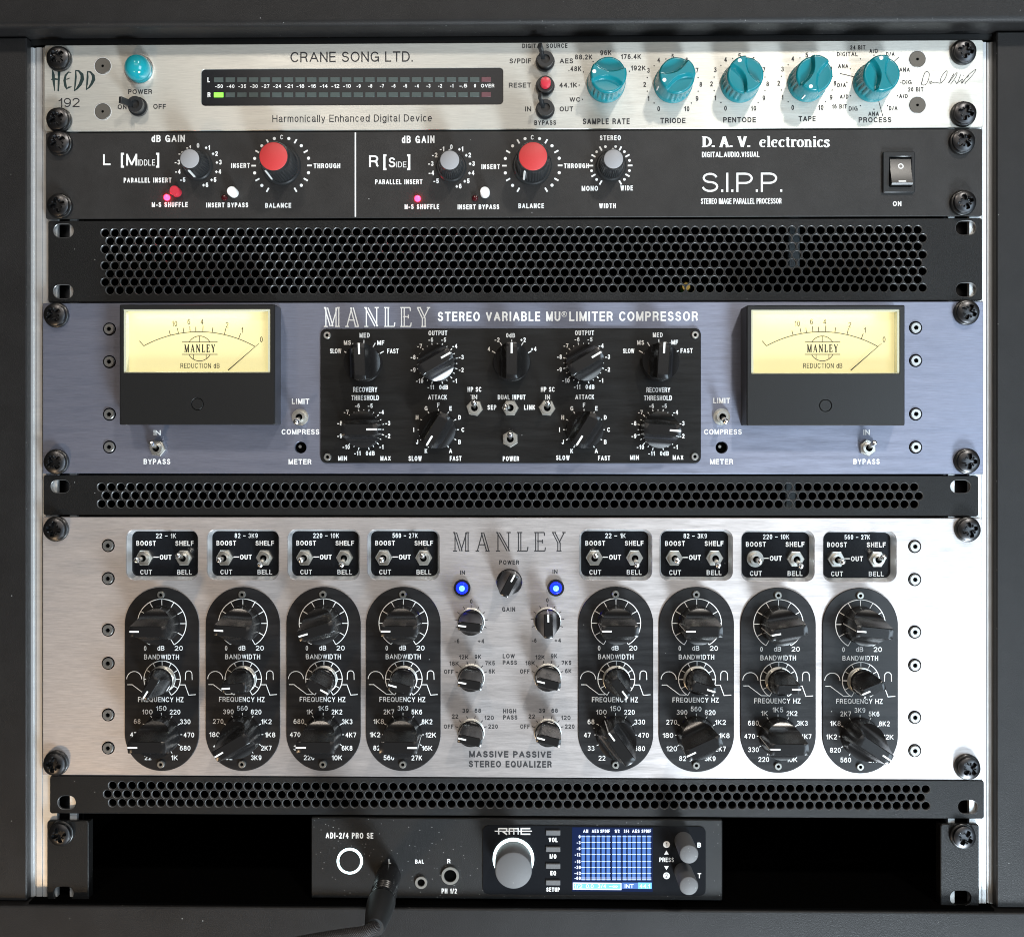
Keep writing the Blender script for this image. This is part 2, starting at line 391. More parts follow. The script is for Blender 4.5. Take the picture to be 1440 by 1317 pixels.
def T(mb, s, x0, x1, y0, y1, bold=0.02, mi=0, h=0.0):      # ink box in photograph pixels
    xa, _ = W(x0, (y0 + y1) / 2, h); xb, _ = W(x1, (y0 + y1) / 2, h); _, za = W((x0 + x1) / 2, y0, h); _, zb = W((x0 + x1) / 2, y1, h)
    text_mm(mb, s, (xa + xb) / 2, (za + zb) / 2, za - zb, xb - xa, h + .05, bold, mi)
def Tc(mb, s, cx, cy, hp, wp=None, bold=0.02, mi=0, h=0.0):
    x, y = W(cx, cy, h); text_mm(mb, s, x, y, hp * PX, wp * PX if wp else None, h + .05, bold, mi)
def WP(pts, h=0.0): return [W(x, y, h) for x, y in pts]
def S(mb, pts, wpx, mi=0, h=0.0, **k): stroke(mb, WP(pts, h), wpx * PX if not isinstance(wpx, list) else [q * PX for q in wpx], h + .05, mi, **k)

# ------------------------------------------------------------------ drawn letters
INLINE = {
 'M': (1.10, [('s', .14, 0, .14, 1), ('d', .16, 1, .54, 0), ('s', .54, 0, .92, 1), ('d', .94, 0, .94, 1), ('s', 0, 0, .28, 0), ('s', .0, 1, .16, 1), ('s', .80, 0, 1.1, 0), ('s', .9, 1, 1.1, 1)]),
 'A': (.95, [('s', .12, 0, .46, 1), ('d', .47, 1, .82, 0), ('s', .24, .34, .68, .34), ('s', 0, 0, .25, 0), ('s', .66, 0, .95, 0)]),
 'N': (1.0, [('s', .14, 0, .14, 1), ('d', .16, 1, .84, 0), ('s', .86, 0, .86, 1), ('s', 0, 0, .28, 0), ('s', 0, 1, .16, 1), ('s', .72, 1, 1.0, 1)]),
 'L': (.74, [('d', .18, 0, .18, 1), ('s', 0, 0, .70, 0), ('s', .70, 0, .74, .22), ('s', 0, 1, .36, 1)]),
 'E': (.78, [('d', .18, 0, .18, 1), ('s', 0, 0, .72, 0), ('s', .72, 0, .76, .2), ('s', 0, 1, .68, 1), ('s', .68, 1, .70, .82), ('s', .2, .52, .56, .52), ('s', .56, .62, .56, .42)]),
 'Y': (.92, [('d', .12, 1, .47, .44), ('s', .47, .44, .82, 1), ('d', .47, 0, .47, .46), ('s', 0, 1, .28, 1), ('s', .68, 1, .92, 1), ('s', .3, 0, .64, 0)]),
}
def inline_word(mb, x0, x1, y0, y1, gap=.38, thin=1.1, dbl=.12, solid=False, mi=0, h=0.0):
    tot = sum(INLINE[c][0] for c in 'MANLEY') + gap * 5; H = y1 - y0; sx = (x1 - x0) / tot; x = 0
    for ch in 'MANLEY':
        wd, st = INLINE[ch]
        for k, a, b, c, d in st:
            p = [(x0 + (x + a) * sx, y1 - b * H), (x0 + (x + c) * sx, y1 - d * H)]
            if k == 's': S(mb, p, thin, mi, h)
            elif solid: S(mb, p, thin * 2.0, mi, h)
            else:
                for q in (-1, 1):
                    o = q * dbl * sx * .8
                    S(mb, [(p[0][0] + o, p[0][1]), (p[1][0] + o, p[1][1])], thin, mi, h)
        x += wd + gap

def ell(cx, cy, rx, ry, a0, a1, n=18): return [(cx + rx * cos(radians(a0 + (a1 - a0) * i / n)), cy + ry * sin(radians(a0 + (a1 - a0) * i / n))) for i in range(n + 1)]
SERIF = {   # bold serif letters; x-height .68, cap height 1
 'D': (.86, [[(.2, 0), (.2, 1)], ell(.2, .5, .56, .46, -90, 90), [(0, .03), (.3, .03)], [(0, .97), (.3, .97)]]),
 'A': (.9, [[(.14, 0), (.43, .98)], [(.43, .98), (.74, 0)], [(.24, .34), (.62, .34)], [(0, .03), (.28, .03)], [(.56, .03), (.92, .03)]]),
 'V': (.88, [[(.16, 1), (.45, .02)], [(.45, .02), (.72, 1)], [(0, .97), (.34, .97)], [(.58, .97), (.86, .97)]]),
 '.': (.2, [[(.1, 0), (.1, .16)]]),
 'e': (.54, [ell(.28, .34, .20, .31, -50, -330), [(.1, .38), (.46, .38)]]),
 'l': (.30, [[(.15, 0), (.15, 1)], [(.02, .03), (.29, .03)], [(.02, .97), (.16, .97)]]),
 'c': (.5, [ell(.28, .34, .20, .31, -45, -320)]),
 't': (.38, [[(.18, .9), (.18, .12), (.24, .04), (.34, .07)], [(.02, .65), (.34, .65)]]),
 'r': (.44, [[(.14, 0), (.14, .68)], [(.18, .5), (.26, .63), (.36, .64), (.4, .54)], [(0, .03), (.3, .03)], [(0, .65), (.14, .65)]]),
 'o': (.54, [ell(.27, .34, .20, .31, 0, 360)]),
 'n': (.62, [[(.14, 0), (.14, .68)], [(.16, .52), (.26, .64), (.38, .64), (.46, .5), (.46, 0)], [(0, .03), (.26, .03)], [(.34, .03), (.6, .03)], [(0, .65), (.14, .65)]]),
 'i': (.30, [[(.15, 0), (.15, .68)], [(.15, .82), (.15, .98)], [(.02, .03), (.29, .03)], [(.02, .65), (.16, .65)]]),
 's': (.44, [[(.38, .5), (.34, .62), (.22, .66), (.1, .58), (.1, .46), (.22, .37), (.34, .29), (.38, .16), (.28, .03), (.14, .02), (.05, .12), (.05, .2)]]),
 ' ': (.36, []),
}
def serif_word(mb, s, x0, x1, y0, y1, thin, thick, mi=0, h=0.0):
    tot = sum(SERIF[c][0] for c in s) + .04 * (len(s) - 1); sx = (x1 - x0) / tot; H = y1 - y0; x = 0
    for ch in s:
        wd, st = SERIF[ch]
        for p in st: stroke(mb, WP([(x0 + (x + a) * sx, y1 - b * H) for a, b in p], h), 1, h + .05, mi, calli=(thin * PX, thick * PX))
        x += wd + .04

# ------------------------------------------------------------------ shared meshes
def strip_surface(mb, us, vmax, hf, nv=12, mi=0, base=0.0):
    """surface over a disc, lines of constant u; walls down to base"""
    n = nv + 1; vs = []
    for u in us:
        vm = vmax(u)
        for j in range(n):
            v = vm * (2 * j / nv - 1); vs.append((v, u, hf(u, v)))
    fs = [(i * n + j, i * n + j + 1, (i + 1) * n + j + 1, (i + 1) * n + j) for i in range(len(us) - 1) for j in range(nv)]
    loop = [j for j in range(n)] + [i * n + nv for i in range(1, len(us))] + [(len(us) - 1) * n + j for j in range(nv - 1, -1, -1)] + [i * n for i in range(len(us) - 2, 0, -1)]
    b = len(vs); L = len(loop)
    for q in loop: vs.append((vs[q][0], vs[q][1], base))
    fs += [(loop[i], loop[(i + 1) % L], b + (i + 1) % L, b + i) for i in range(L)]
    fs.append(tuple(b + i for i in range(L)))
    mb.add(vs, fs, mi)

def bar_knob_mesh(name, R, H, w, hs, base=0.0, ext=0.0, pw=1.5):
    """round knob whose top is a straight raised bar (along x) with hollowed shoulders falling to the skirt"""
    mb = MB(); e = .35
    k = [0, .06, .14, .24, .36, .5, .65, .8, .92, .99]
    us = [-(w + (R - w) * t) for t in reversed(k[1:])] + [-w, -(w - e), 0, (w - e), w] + [w + (R - w) * t for t in k[1:]]
    def hf(u, v):
        a = abs(u)
        if a < w - e + 1e-6: h = H
        elif a <= w + 1e-6: h = H - e
        else:
            t = (a - w) / (R - w); s0 = min(.52 * (R - w), (H - e - hs) * .6); h = hs + s0 * (1 - t) + (H - e - hs - s0) * (1 - t) ** (pw * 2.2)
        rr = sqrt(u * u + v * v) / R
        return h - (.4 if rr > .97 and a < w else 0)
    def vmax(u): return sqrt(max(R * R - u * u, (R * .10) ** 2)) + (ext if abs(u) <= w + 1e-6 else 0)
    strip_surface(mb, us, vmax, hf, 14, 0, base)
    if hs > base + 1.2:
        lathe(mb, [(R * 1.0 + .35, base), (R + .35, base + .9), (R + .02, base + 1.3)], 48)
    return mb.mesh(name, 'black_knob_plastic', sharp=28)
def pointer_mesh(name, R, H, ln, wd, ext=0.0, side=True, hs=3.0):
    mb = MB(); x1 = R + ext - .35
    box(mb, x1 - ln, x1, -wd / 2, wd / 2, H - .3, H + .05, 0)
    if side: box(mb, R + ext - .3, R + ext + .06, -wd * .3, wd * .3, hs, H - .5, 0)
    return mb.mesh(name, 'white_mark')
def teal_knob_mesh():
    mb = MB(); NR = 22; NA = 96; R = 9.0; H = 18.0; vs = []; fs = []
    def hf(u, v):
        b = .10 + .42 * v * v + .0 * u; t = (abs(u) - b) / .16
        t = max(0, min(1, t)); t = t * t * (3 - 2 * t); r = sqrt(u * u + v * v)
        return H - 3.1 * t * (1 - .35 * (abs(u) ** 2)) - .8 * max(0, (r - .9) / .1) ** 2
    for i in range(1, NR + 1):
        r = i / NR
        for j in range(NA):
            a = 2 * pi * (j + .5) / NA; vs.append((R * r * cos(a), R * r * sin(a), hf(r * sin(a), r * cos(a))))
    c = len(vs); vs.append((0, 0, H))
    for i in range(NR - 1):
        for j in range(NA): fs.append((i * NA + j, i * NA + (j + 1) % NA, (i + 1) * NA + (j + 1) % NA, (i + 1) * NA + j))
    for j in range(NA): fs.append((c, j, (j + 1) % NA))
    prof = [(9.15, 13.4, 0), (9.2, 12.6, .7), (9.45, 4.4, .75), (9.5, 3.4, 0), (9.9, 2.6, 0), (9.95, .3, 0)]
    last = (NR - 1) * NA
    for r, h, rib in prof:
        st = len(vs)
        for j in range(NA):
            a = 2 * pi * (j + .5) / NA; s = abs(sin(a))
            rr = r - (rib if (s > .62 and (j // 2) % 2 == 0) else 0); vs.append((rr * cos(a), rr * sin(a), h))
        for j in range(NA): fs.append((last + j, last + (j + 1) % NA, st + (j + 1) % NA, st + j))
        last = st
    fs.append(tuple(last + j for j in range(NA)))
    mb.add(vs, fs); me = mb.mesh('teal_knob', 'teal_plastic', sharp=42)
    return me
def teal_dot_mesh():
    mb = MB(); lathe(mb, [(1.0, 15.5), (1.0, 18.0), (.8, 18.12)], 16, loc=(7.3, 0, 0))
    box(mb, 9.0, 9.62, -.32, .32, 3.2, 9.5); return mb.mesh('teal_dot', 'white_mark')
def ribbed_knob(R0, R1, Rc, H, name):
    mb = MB(); rd = .38
    lathe(mb, [(R0 + 1.1, 0), (R0 + 1.1, 1.6), (R0 + .5, 2.3)], 48)
    lathe(mb, [(R0, 2.3, rd), (R0 - .3, 4, rd), (R1 + .25, H - 2.6, rd), (R1, H - 1.6, 0), (Rc + .55, H - .5), (Rc + .35, H)], 72, ribs=True)
    return mb.mesh(name, 'black_ribbed_plastic', sharp=30)
def cap_mesh(Rc, H, m, name):
    mb = MB(); lathe(mb, [(Rc, H - .4), (Rc, H + .25), (Rc - .3, H + .45)], 40); return mb.mesh(name, m)
def side_line_mesh(R0, R1, H):
    mb = MB(); w = .45
    v = [(R0 + .1, -w, 2.5), (R0 + .1, w, 2.5), (R1 + .5, w, H - 1.6), (R1 + .5, -w, H - 1.6), (R0 - 1, -w, 2.5), (R0 - 1, w, 2.5), (R1 - .6, w, H - 1.6), (R1 - .6, -w, H - 1.6)]
    mb.add(v, [(0, 1, 2, 3), (4, 7, 6, 5), (0, 4, 5, 1), (3, 2, 6, 7), (0, 3, 7, 4), (1, 5, 6, 2)]); return mb.mesh('side_line', 'white_mark')
def hexnut(mb, r, h0, h1, mi=0, loc=(0, 0, 0), ang=0.0, hole=0):
    P = circ(0, 0, r, 6); Q = circ(0, 0, r * .93, 6)
    vs = [(x, y, h0) for x, y in P] + [(x, y, h1 - .3) for x, y in P] + [(x, y, h1) for x, y in Q]
    fs = [(i, (i + 1) % 6, 6 + (i + 1) % 6, 6 + i) for i in range(6)] + [(6 + i, 6 + (i + 1) % 6, 12 + (i + 1) % 6, 12 + i) for i in range(6)] + [tuple(range(6)), tuple(range(12, 18))]
    mb.add(vs, fs, mi, loc, ang)
M = {}
mb = MB(); hexnut(mb, 4.4, .0, 2.0); ring(mb, 3.0, 1.75, 2.0, 4.2, 28); lathe(mb, [(1.75, 2.0), (1.75, 2.6)], 20, 1)
M['toggle'] = mb.mesh('toggle', ['nickel', 'void_shade_black'])
mb = MB(); ring(mb, 4.3, 2.9, 0, 1.2, 28); ring(mb, 3.0, 1.75, 1.0, 4.2, 28); lathe(mb, [(1.75, 1.0), (1.75, 2.0)], 20, 1)
M['toggle_round'] = mb.mesh('toggle_round', ['nickel', 'void_shade_black'])
mb = MB(); lathe(mb, [(.85, 0), (.95, 3), (1.35, 8.2), (1.5, 9.6), (1.45, 10.4), (1.1, 11.1), (.5, 11.4)], 16); M['lever'] = mb.mesh('lever', 'chrome')
mb = MB(); ring(mb, 4.9, 2.3, 0, 1.8, 36); ring(mb, 4.1, 2.3, 1.8, 6.2, 36); lathe(mb, [(2.3, 1), (2.3, 4.8)], 20, 0); M['toggle_black'] = mb.mesh('toggle_black', 'black_ribbed_plastic')
mb = MB(); box(mb, -.9, .9, -1.7, 1.7, 4, 13.2, .25); M['lever_flat'] = mb.mesh('lever_flat', 'black_ribbed_plastic')
# rack screw
mb = MB(); lathe(mb, [(6.5, 0), (6.6, .8), (6.3, 1.7), (5.7, 2.1)], 36); M['washer'] = mb.mesh('washer', 'black_nylon')
mb = MB(); NR = 18; NA = 64; vs = []; fs = []; R = 5.55
def hf(x, y):
    r = sqrt(x * x + y * y) / R
    h = 4.9 - 1.0 * r ** 3
    lim = 3.9
    d = 0
    for (u, v) in ((x, y), (y, x)):
        if abs(u) < lim: d = max(d, max(0, min(1, (1.0 - abs(v)) / .22)) * max(0, min(1, (lim - abs(u)) / .5)))
    u, v = (x + y) * .7071, (x - y) * .7071
    for (p, q) in ((u, v), (v, u)):
        if abs(p) < 3.0: d = max(d, .35 * max(0, min(1, (.35 - abs(q)) / .15)))
    if r < .23: d = 1
    return h - 2.2 * d
for i in range(1, NR + 1):
    for j in range(NA):
        a = 2 * pi * j / NA; x, y = R * i / NR * cos(a), R * i / NR * sin(a); vs.append((x, y, hf(x, y)))
c = len(vs); vs.append((0, 0, hf(0, 0)))
for i in range(NR - 1):
    for j in range(NA): fs.append((i * NA + j, i * NA + (j + 1) % NA, (i + 1) * NA + (j + 1) % NA, (i + 1) * NA + j))
for j in range(NA): fs.append((c, j, (j + 1) % NA))
b = len(vs); last = (NR - 1) * NA
for j in range(NA): vs.append((R * cos(2 * pi * j / NA), R * sin(2 * pi * j / NA), 1.9))
for j in range(NA): fs.append((last + j, last + (j + 1) % NA, b + (j + 1) % NA, b + j))
mb.add(vs, fs); M['screw_head'] = mb.mesh('screw_head', 'black_screw_steel', sharp=40)
# socket screws
def socket_screw(name, R, h, hexr, m, m2, recess=1.0, well=False):
    mb = MB(); n = 30
    def ringv(r, z, k=n, a0=0): return [(r * cos(2 * pi * i / k + a0), r * sin(2 * pi * i / k + a0), z) for i in range(k)]
    def hexr_(i):
        a = 2 * pi * i / n; return hexr / cos((a % (pi / 3)) - pi / 6) * cos(pi / 6)
    vs = ringv(R, 0) + ringv(R, h - .3) + ringv(R - .3, h)
    vs += [(hexr_(i) * cos(2 * pi * i / n), hexr_(i) * sin(2 * pi * i / n), h) for i in range(n)]
    vs += [(hexr_(i) * .96 * cos(2 * pi * i / n), hexr_(i) * .96 * sin(2 * pi * i / n), h - recess) for i in range(n)]
    fs = [(k * n + i, k * n + (i + 1) % n, (k + 1) * n + (i + 1) % n, (k + 1) * n + i) for k in range(4) for i in range(n)]
    mb.add(vs, fs); mb.add(vs[4 * n:5 * n], [tuple(range(n))], 1)
    if well: ring(mb, R + well, R + .08, -.1, .1, 32, 2)
    return mb.mesh(name, [m, 'void_shade_black', m2], sharp=25)
M['socket'] = socket_screw('socket', 2.7, 1.0, 1.25, 'steel_screw', 'void_shade_black', .92, .65)
M['socket_small'] = socket_screw('socket_small', 1.9, 1.3, .95, 'nickel', 'void_shade_black', .9, 0)
M['csk'] = socket_screw('csk', 4.2, .3, .8, 'grey_oxide_screw', 'bright_bevel', .27, .3)
M['teal'] = teal_knob_mesh(); M['teal_dot'] = teal_dot_mesh()
M['gain'] = ribbed_knob(6.6, 5.4, 4.75, 15.5, 'gain'); M['gain_cap'] = cap_mesh(4.75, 15.5, 'grey_cap', 'gain_cap')
M['bal'] = ribbed_knob(8.9, 7.9, 7.0, 20.5, 'bal'); M['bal_cap'] = cap_mesh(7.0, 20.5, 'red_cap', 'bal_cap')
M['gain_line'] = side_line_mesh(6.6, 5.4, 15.5); M['bal_line'] = side_line_mesh(8.9, 7.9, 20.5)
M['bar_a'] = bar_knob_mesh('bar_a', 9.3, 18, 2.9, 8, pw=2.0); M['bar_a_p'] = pointer_mesh('bar_a_p', 9.3, 18, 5.4, .95)
M['bar_b'] = bar_knob_mesh('bar_b', 9.2, 24, 2.7, 10, pw=1.8); M['bar_b_p'] = pointer_mesh('bar_b_p', 9.2, 24, 4.6, .8, hs=1.5)
M['bar_f'] = bar_knob_mesh('bar_f', 9.6, 25, 2.9, 10, pw=1.8); M['bar_f_p'] = pointer_mesh('bar_f_p', 9.6, 25, 4.8, .8, hs=1.5)
M['bar_c'] = bar_knob_mesh('bar_c', 6.3, 21, 2.3, 7, base=4.5, pw=1.1); M['bar_c_p'] = pointer_mesh('bar_c_p', 6.3, 21, 4.2, .8, hs=7)
M['bar_d'] = bar_knob_mesh('bar_d', 6.3, 16.5, 2.2, 4.5, base=3.0, pw=1.2); M['bar_d_p'] = pointer_mesh('bar_d_p', 6.3, 16.5, 4.0, .8, hs=5)
mb = MB(); lathe(mb, [(7.0, 0), (7.0, .5), (6.8, .6)], 36); hexnut(mb, 6.6, .6, 2.6, ang=.3); lathe(mb, [(4.2, 2.6), (4.2, 5)], 28); M['collar'] = mb.mesh('collar', 'nickel')

def unit(name, px, py, label, cat):
    x, y = W(px, py); o = put(name, None, None, (x, y, 0), label=label, category=cat); o.empty_display_size = .02
    return o, (x, y, 0)
def rel(p, O): return (p[0] - O[0], p[1] - O[1], p[2] - O[2])
def part(name, mb, mats, U, sharp=35, **kw):
    E, O = U; return put(name, mb.mesh(name, mats, O, sharp), E, **kw)
def knob(U, px, py, me, ptr, ang, h=0.0, child='pointer_line', extra=None, off=None, name='knob'):
    E, O = U; x, y = W(px, py, h)
    k = put(name, M[me], E, rel((x, y, h), O), (0, -radians(ang), 0))
    if ptr: put(child, M[ptr], k)
    if extra: put(extra[0], M[extra[1]], k)
    return k
def toggle(U, px, py, h=0.0, up=0.0, side=0.0, me='toggle', lv='lever', turn=0.0):
    E, O = U; x, y = W(px, py, h)
    t = put('toggle_switch', M[me], E, rel((x, y, h), O), (0, turn, 0))
    put('lever', M[lv], t, (0, 0, 0 if lv == 'lever_flat' else 2.4), (-radians(up), 0, radians(side)) if not turn else (-radians(up), -turn, radians(side)))
    return t
def screw_part(U, px, py, me, h=0.0, name='screw'):
    E, O = U; x, y = W(px, py, h); return put(name, M[me], E, rel((x, y, h), O), (0, random.random() * 2, 0))

# ------------------------------------------------------------------ rack cabinet
U = unit('rack_cabinet', 720, 1290, 'black textured rack cabinet with pale aluminium rails that frames all the units', 'rack cabinet')
def XZ(px, py, h=0): return W(px, py, h)
zt = XZ(720, 34.5, 15)[1]; zb = XZ(720, 1277.5, 6)[1]; xl = XZ(37.5, 660, 2)[0]; xr = XZ(1401.5, 660, 2)[0]
XL, XR = xl - 60, xr + 60
def rounded_board(x0, x1, y0, y1, h0, h1, r, edges):
    """board with rounded front edges: profile swept along the length; edges 'b' bottom, 't' top"""
    mb = MB(); P = []
    n = 5
    prof = [(y1, h0)]
    if 't' in edges: prof += [(y1 - r + r * sin(a), h1 - r + r * cos(a)) for a in [pi / 2 * (1 - i / n) for i in range(n + 1)]]
    else: prof += [(y1, h1)]
    if 'b' in edges: prof += [(y0 + r - r * sin(a), h1 - r + r * cos(a)) for a in [pi / 2 * i / n for i in range(n + 1)]]
    else: prof += [(y0, h1)]
    prof += [(y0, h0)]; k = len(prof)
    vs = [(x0, y, h) for y, h in prof] + [(x1, y, h) for y, h in prof]
    mb.add(vs, [(i, (i + 1) % k, k + (i + 1) % k, k + i) for i in range(k)] + [tuple(range(k)), tuple(range(k, 2 * k))])
    return mb
part('top_panel', rounded_board(XL, XR, zt, zt + 70, -420, 15, 3.2, 'b'), 'black_cabinet_vinyl', U)
part('bottom_panel', rounded_board(XL, XR, zb - 75, zb, -420, 6, 1.2, 't'), 'black_cabinet_vinyl', U)
for a, b_ in ((XL, xl), (xr, XR)):
    mb = MB(); P = rrect((a + b_) / 2, (zt + zb) / 2, b_ - a, zt - zb - 1.4, .6, 2); plate(mb, P, [], -420, 2, .6); part('side_panel', mb, 'black_cabinet_vinyl', U)
mb = MB(); box(mb, XL, XR, zb - 75, zt + 70, -432, -421, 0); part('back_panel', mb, 'void_shade_black', U)
for a, b_, c_, d_ in ((xl + .1, xl + 1.6, zb + 1, zt - 1), (xr - 1.6, xr - .1, zb + 1, zt - 1), (xl + 2, xr - 2, zb + .1, zb + .9)):
    mb = MB(); box(mb, a, b_, c_, d_, -418, -18 if d_ - c_ > 5 else 4.2, 0); part('shade_lining', mb, 'void_shade_black', U)  # added near-black sheets that make the cabinet interior read as unlit
mb = MB(); box(mb, xl + .2, xr - .2, zt - 3.0, zt - .1, -6, -3.3, 0); part('cross_rail', mb, 'black_nylon', U)
# aluminium rails with a slotted channel
for side in (0, 1):
    mb = MB()
    pxs = [(41, 47), (47.6, 50.5), (51, 59.5), (60, 80.5), (98, 108)] if side == 0 else [(1333, 1342.5), (1363, 1380.5), (1381, 1387), (1387.6, 1391.6), (1392.2, 1397.6)]
    for q, (a, b_) in enumerate(pxs):
        h = [-3.2, -3.9, -3.2, -3.2, -3.2][q] if side == 0 else [-3.2, -3.2, -3.2, -3.9, -3.2][q]
        box(mb, XZ(a, 660, h)[0], XZ(b_, 660, h)[0], zb + .6, zt - 4.2, h - 3, h, .12)
    a, b_ = (pxs[0][0], pxs[-1][1])
    box(mb, XZ(a, 660, -6)[0], XZ(b_, 660, -6)[0], zb + .6, zt - 4.2, -16, -12, 0, 1)
    rl = part('rack_rail', mb, ['rail_aluminium', 'black_screw_steel'], U)

# ------------------------------------------------------------------ faceplate helper
def panel_dims(x0, x1, y0, y1, h=0.0):     # photograph pixels at the sheet's middle -> mm box
    yc = (y0 + y1) / 2; xa = W(x0, yc, h)[0]; xb = W(x1, yc, h)[0]; za = W(720, y0, h)[1]; zb_ = W(720, y1, h)[1]
    return xa, xb, zb_, za
def pbox(x0, x1, y0, y1, h=0.0):      # local box: exact pixel box
    xa = W(x0, (y0 + y1) / 2, h)[0]; xb = W(x1, (y0 + y1) / 2, h)[0]; xm = (x0 + x1) / 2
    return xa, xb, W(xm, y1, h)[1], W(xm, y0, h)[1]
def slot(px, py, w, hh, h=0.0):
    x, y = W(px, py, h); return rrect(x, y, w * PX, hh * PX, 9 * PX, 5)
def chassis(U, x0, x1, y0, y1, h0=-230, h1=-9.0):
    mb = MB(); box(mb, x0, x1, y0, y1, h0, h1, 0); part('chassis', mb, 'black_nylon', U)

# ------------------------------------------------------------------ 1. converter
U = unit('audio_converter', 720, 121.5, 'thin pale aluminium rack unit with teal knobs and a teal jewel lamp at the top', 'converter')
x0, x1, y0, y1 = panel_dims(62, 1383, 60, 182)
mb = MB(); a = pbox(283, 707.5, 96.5, 148)
plate(mb, rrect((x0 + x1) / 2, (y0 + y1) / 2, x1 - x0, y1 - y0, 1.2, 3), [rrect((a[0] + a[1]) / 2, (a[2] + a[3]) / 2, a[1] - a[0], a[3] - a[2], 2, 4)], -3, 0, .3, .15)
part('faceplate', mb, 'champagne_aluminium', U); chassis(U, -215, 215, y0 + 1, y1 - 1)
mb = MB(); box(mb, a[0] - 3, a[1] + 3, a[2] - 3, a[3] + 3, -4, -.7, 0)
E, O = U; disp = part('display_window', mb, 'black_gloss_panel', U)
mbw = MB()
names = '-50 -40 -35 -30 -27 -24 -21 -18 -16 -14 -12 -10 -9 -8 -7 -6 -5 -4 -3 -2 -1 -.5 0 OVER'.split()
seg = MB(); box(seg, -2.45, 2.45, -1.25, 1.25, -.7, -.45, .1)
segm = {m: seg.mesh('led_segment', m) for m in ('led_dim_green', 'led_dim_red', 'led_lit_green')}
for i, n in enumerate(names):
    px = 307.5 + 16.36 * i
    for row, py in enumerate((112.5, 133.7)):
        m = 'led_dim_red' if i == 23 else 'led_dim_green'
        if i == 0 and row == 1: m = 'led_lit_green'
        x, y = W(px, py - .6 * i / 23, -.7); kw = {'label': 'lit green level segment'} if m == 'led_lit_green' else {}
        put('led_segment', segm[m], disp, rel((x, y, 0), O), **kw)
    Tc(mbw, n, px + (2 if i == 23 else 0.5), 121.6 - .8 * i / 23, 5.2, 19 if i == 23 else (11 if len(n) == 3 else None), .035, h=-.7)
Tc(mbw, 'L', 293.5, 112.5, 7, None, .04, h=-.7); Tc(mbw, 'R', 294, 133.5, 7, None, .04, h=-.7)
put('lettering', mbw.mesh('lettering', 'white_print', O), disp)
mbk = MB()
for s, a_, b_, c_, d_ in [('192', 82, 112, 138, 151), ('CRANE SONG LTD.', 408.5, 580.5, 73, 87.5), ('Harmonically Enhanced Digital Device', 383, 607.5, 161.5, 174.5),
    ('POWER', 180, 214, 125.8, 132.6), ('ON', 165.5, 178, 147, 154), ('OFF', 215.5, 233.5, 146.5, 153.5),
    ('DIGITAL SOURCE', 734.5, 798, 61.6, 68), ('S/PDIF', 716.5, 747, 82.5, 89.5), ('AES', 787, 806, 82.5, 89.5), ('RESET', 715.5, 747, 116.5, 123.5), ('44.1K', 786.5, 811.5, 116.5, 123.5),
    ('IN', 738.5, 747, 150, 157), ('OUT', 787, 806, 150, 157), ('BYPASS', 751.5, 782, 169.5, 176), ('.48K', 799.5, 817.5, 93.5, 100.5), ('88.2K', 808.5, 833, 77, 84), ('96K', 844, 860, 71, 78),
    ('176.4K', 873, 901.5, 76.5, 83.5), ('192K', 887, 908, 92.5, 99.5), ('WC', 801, 816, 137, 143.5), ('SAMPLE RATE', 819.5, 885.5, 166.8, 175), ('TRIODE', 928.5, 964, 166, 173.5),
    ('PENTODE', 1017, 1063, 165, 172.5), ('TAPE', 1123, 1147, 163.5, 171), ('PROCESS', 1207.5, 1253.5, 165, 172.5), ('24 BIT', 1195.5, 1217, 64, 70), ('A/D', 1222.5, 1234.5, 69, 75), ('D/A', 1246, 1258, 73.5, 79.5),
    ('DIGITAL', 1177, 1206, 73.5, 79.5), ('ANA', 1178.5, 1193, 90.5, 96.5), ('D/A', 1177.5, 1189.5, 117, 123), ('A/D', 1181, 1193, 133.2, 139.2), ('16 BIT', 1170, 1191, 147, 153), ('DIG', 1193.5, 1206, 150, 156),
    ('ANA', 1221, 1236, 157.3, 163.3), ('D/A', 1250, 1262, 149.5, 155.5), ('A/D', 1264.5, 1276.5, 132.3, 138.3), ('20 BIT', 1277, 1298.5, 123, 129), ('DIG', 1269, 1282, 113, 119), ('ANA', 1264.5, 1279.5, 95.3, 101.3)]:
    T(mbk, s, a_, b_, c_, d_, .034 if d_ - c_ < 9 else .004)
def dots(mb, cx, cy, r, angs, rd=.9, mi=0):
    x, y = W(cx, cy)
    for t in angs: disc(mb, x + r * PX * cos(radians(t)), y + r * PX * sin(radians(t)), rd * PX, .05 + mb.bump(), mi, 10)
for cx, cy in ((819, 140), (814.5, 120), (820.5, 101.5), (834, 87), (852.5, 81.5), (871.5, 86.5), (885, 100.5)): x, y = W(cx, cy); disc(mbk, x, y, .34, .06)
def scale10(cx, cy, lab=40.5):
    dots(mbk, cx, cy, 37.5, [231 - 14.1 * i for i in range(21)][0:21:1])
    for n in range(11):
        t = radians(240 - 30 * n); Tc(mbk, str(n), cx + lab * cos(t), cy - lab * sin(t), 7, None, .004)
def scale_dots(cx, cy):
    for n in range(10):
        t = radians(225 - 30 * n); x, y = W(cx + 37 * cos(t), cy - 37 * sin(t)); disc(mbk, x, y, .34, .06)
    for n in range(11):
        t = radians(240 - 30 * n); Tc(mbk, str(n), cx + 39.5 * cos(t), cy - 39.5 * sin(t), 7, None, .03)
scale_dots(946, 119); scale_dots(1040, 118.3); scale_dots(1134.5, 117.3)
for i in range(12):
    t = radians(90 - 30 * i); x, y = W(1229 + 38 * cos(t), 116 - 38 * sin(t)); disc(mbk, x, y, .34, .06)
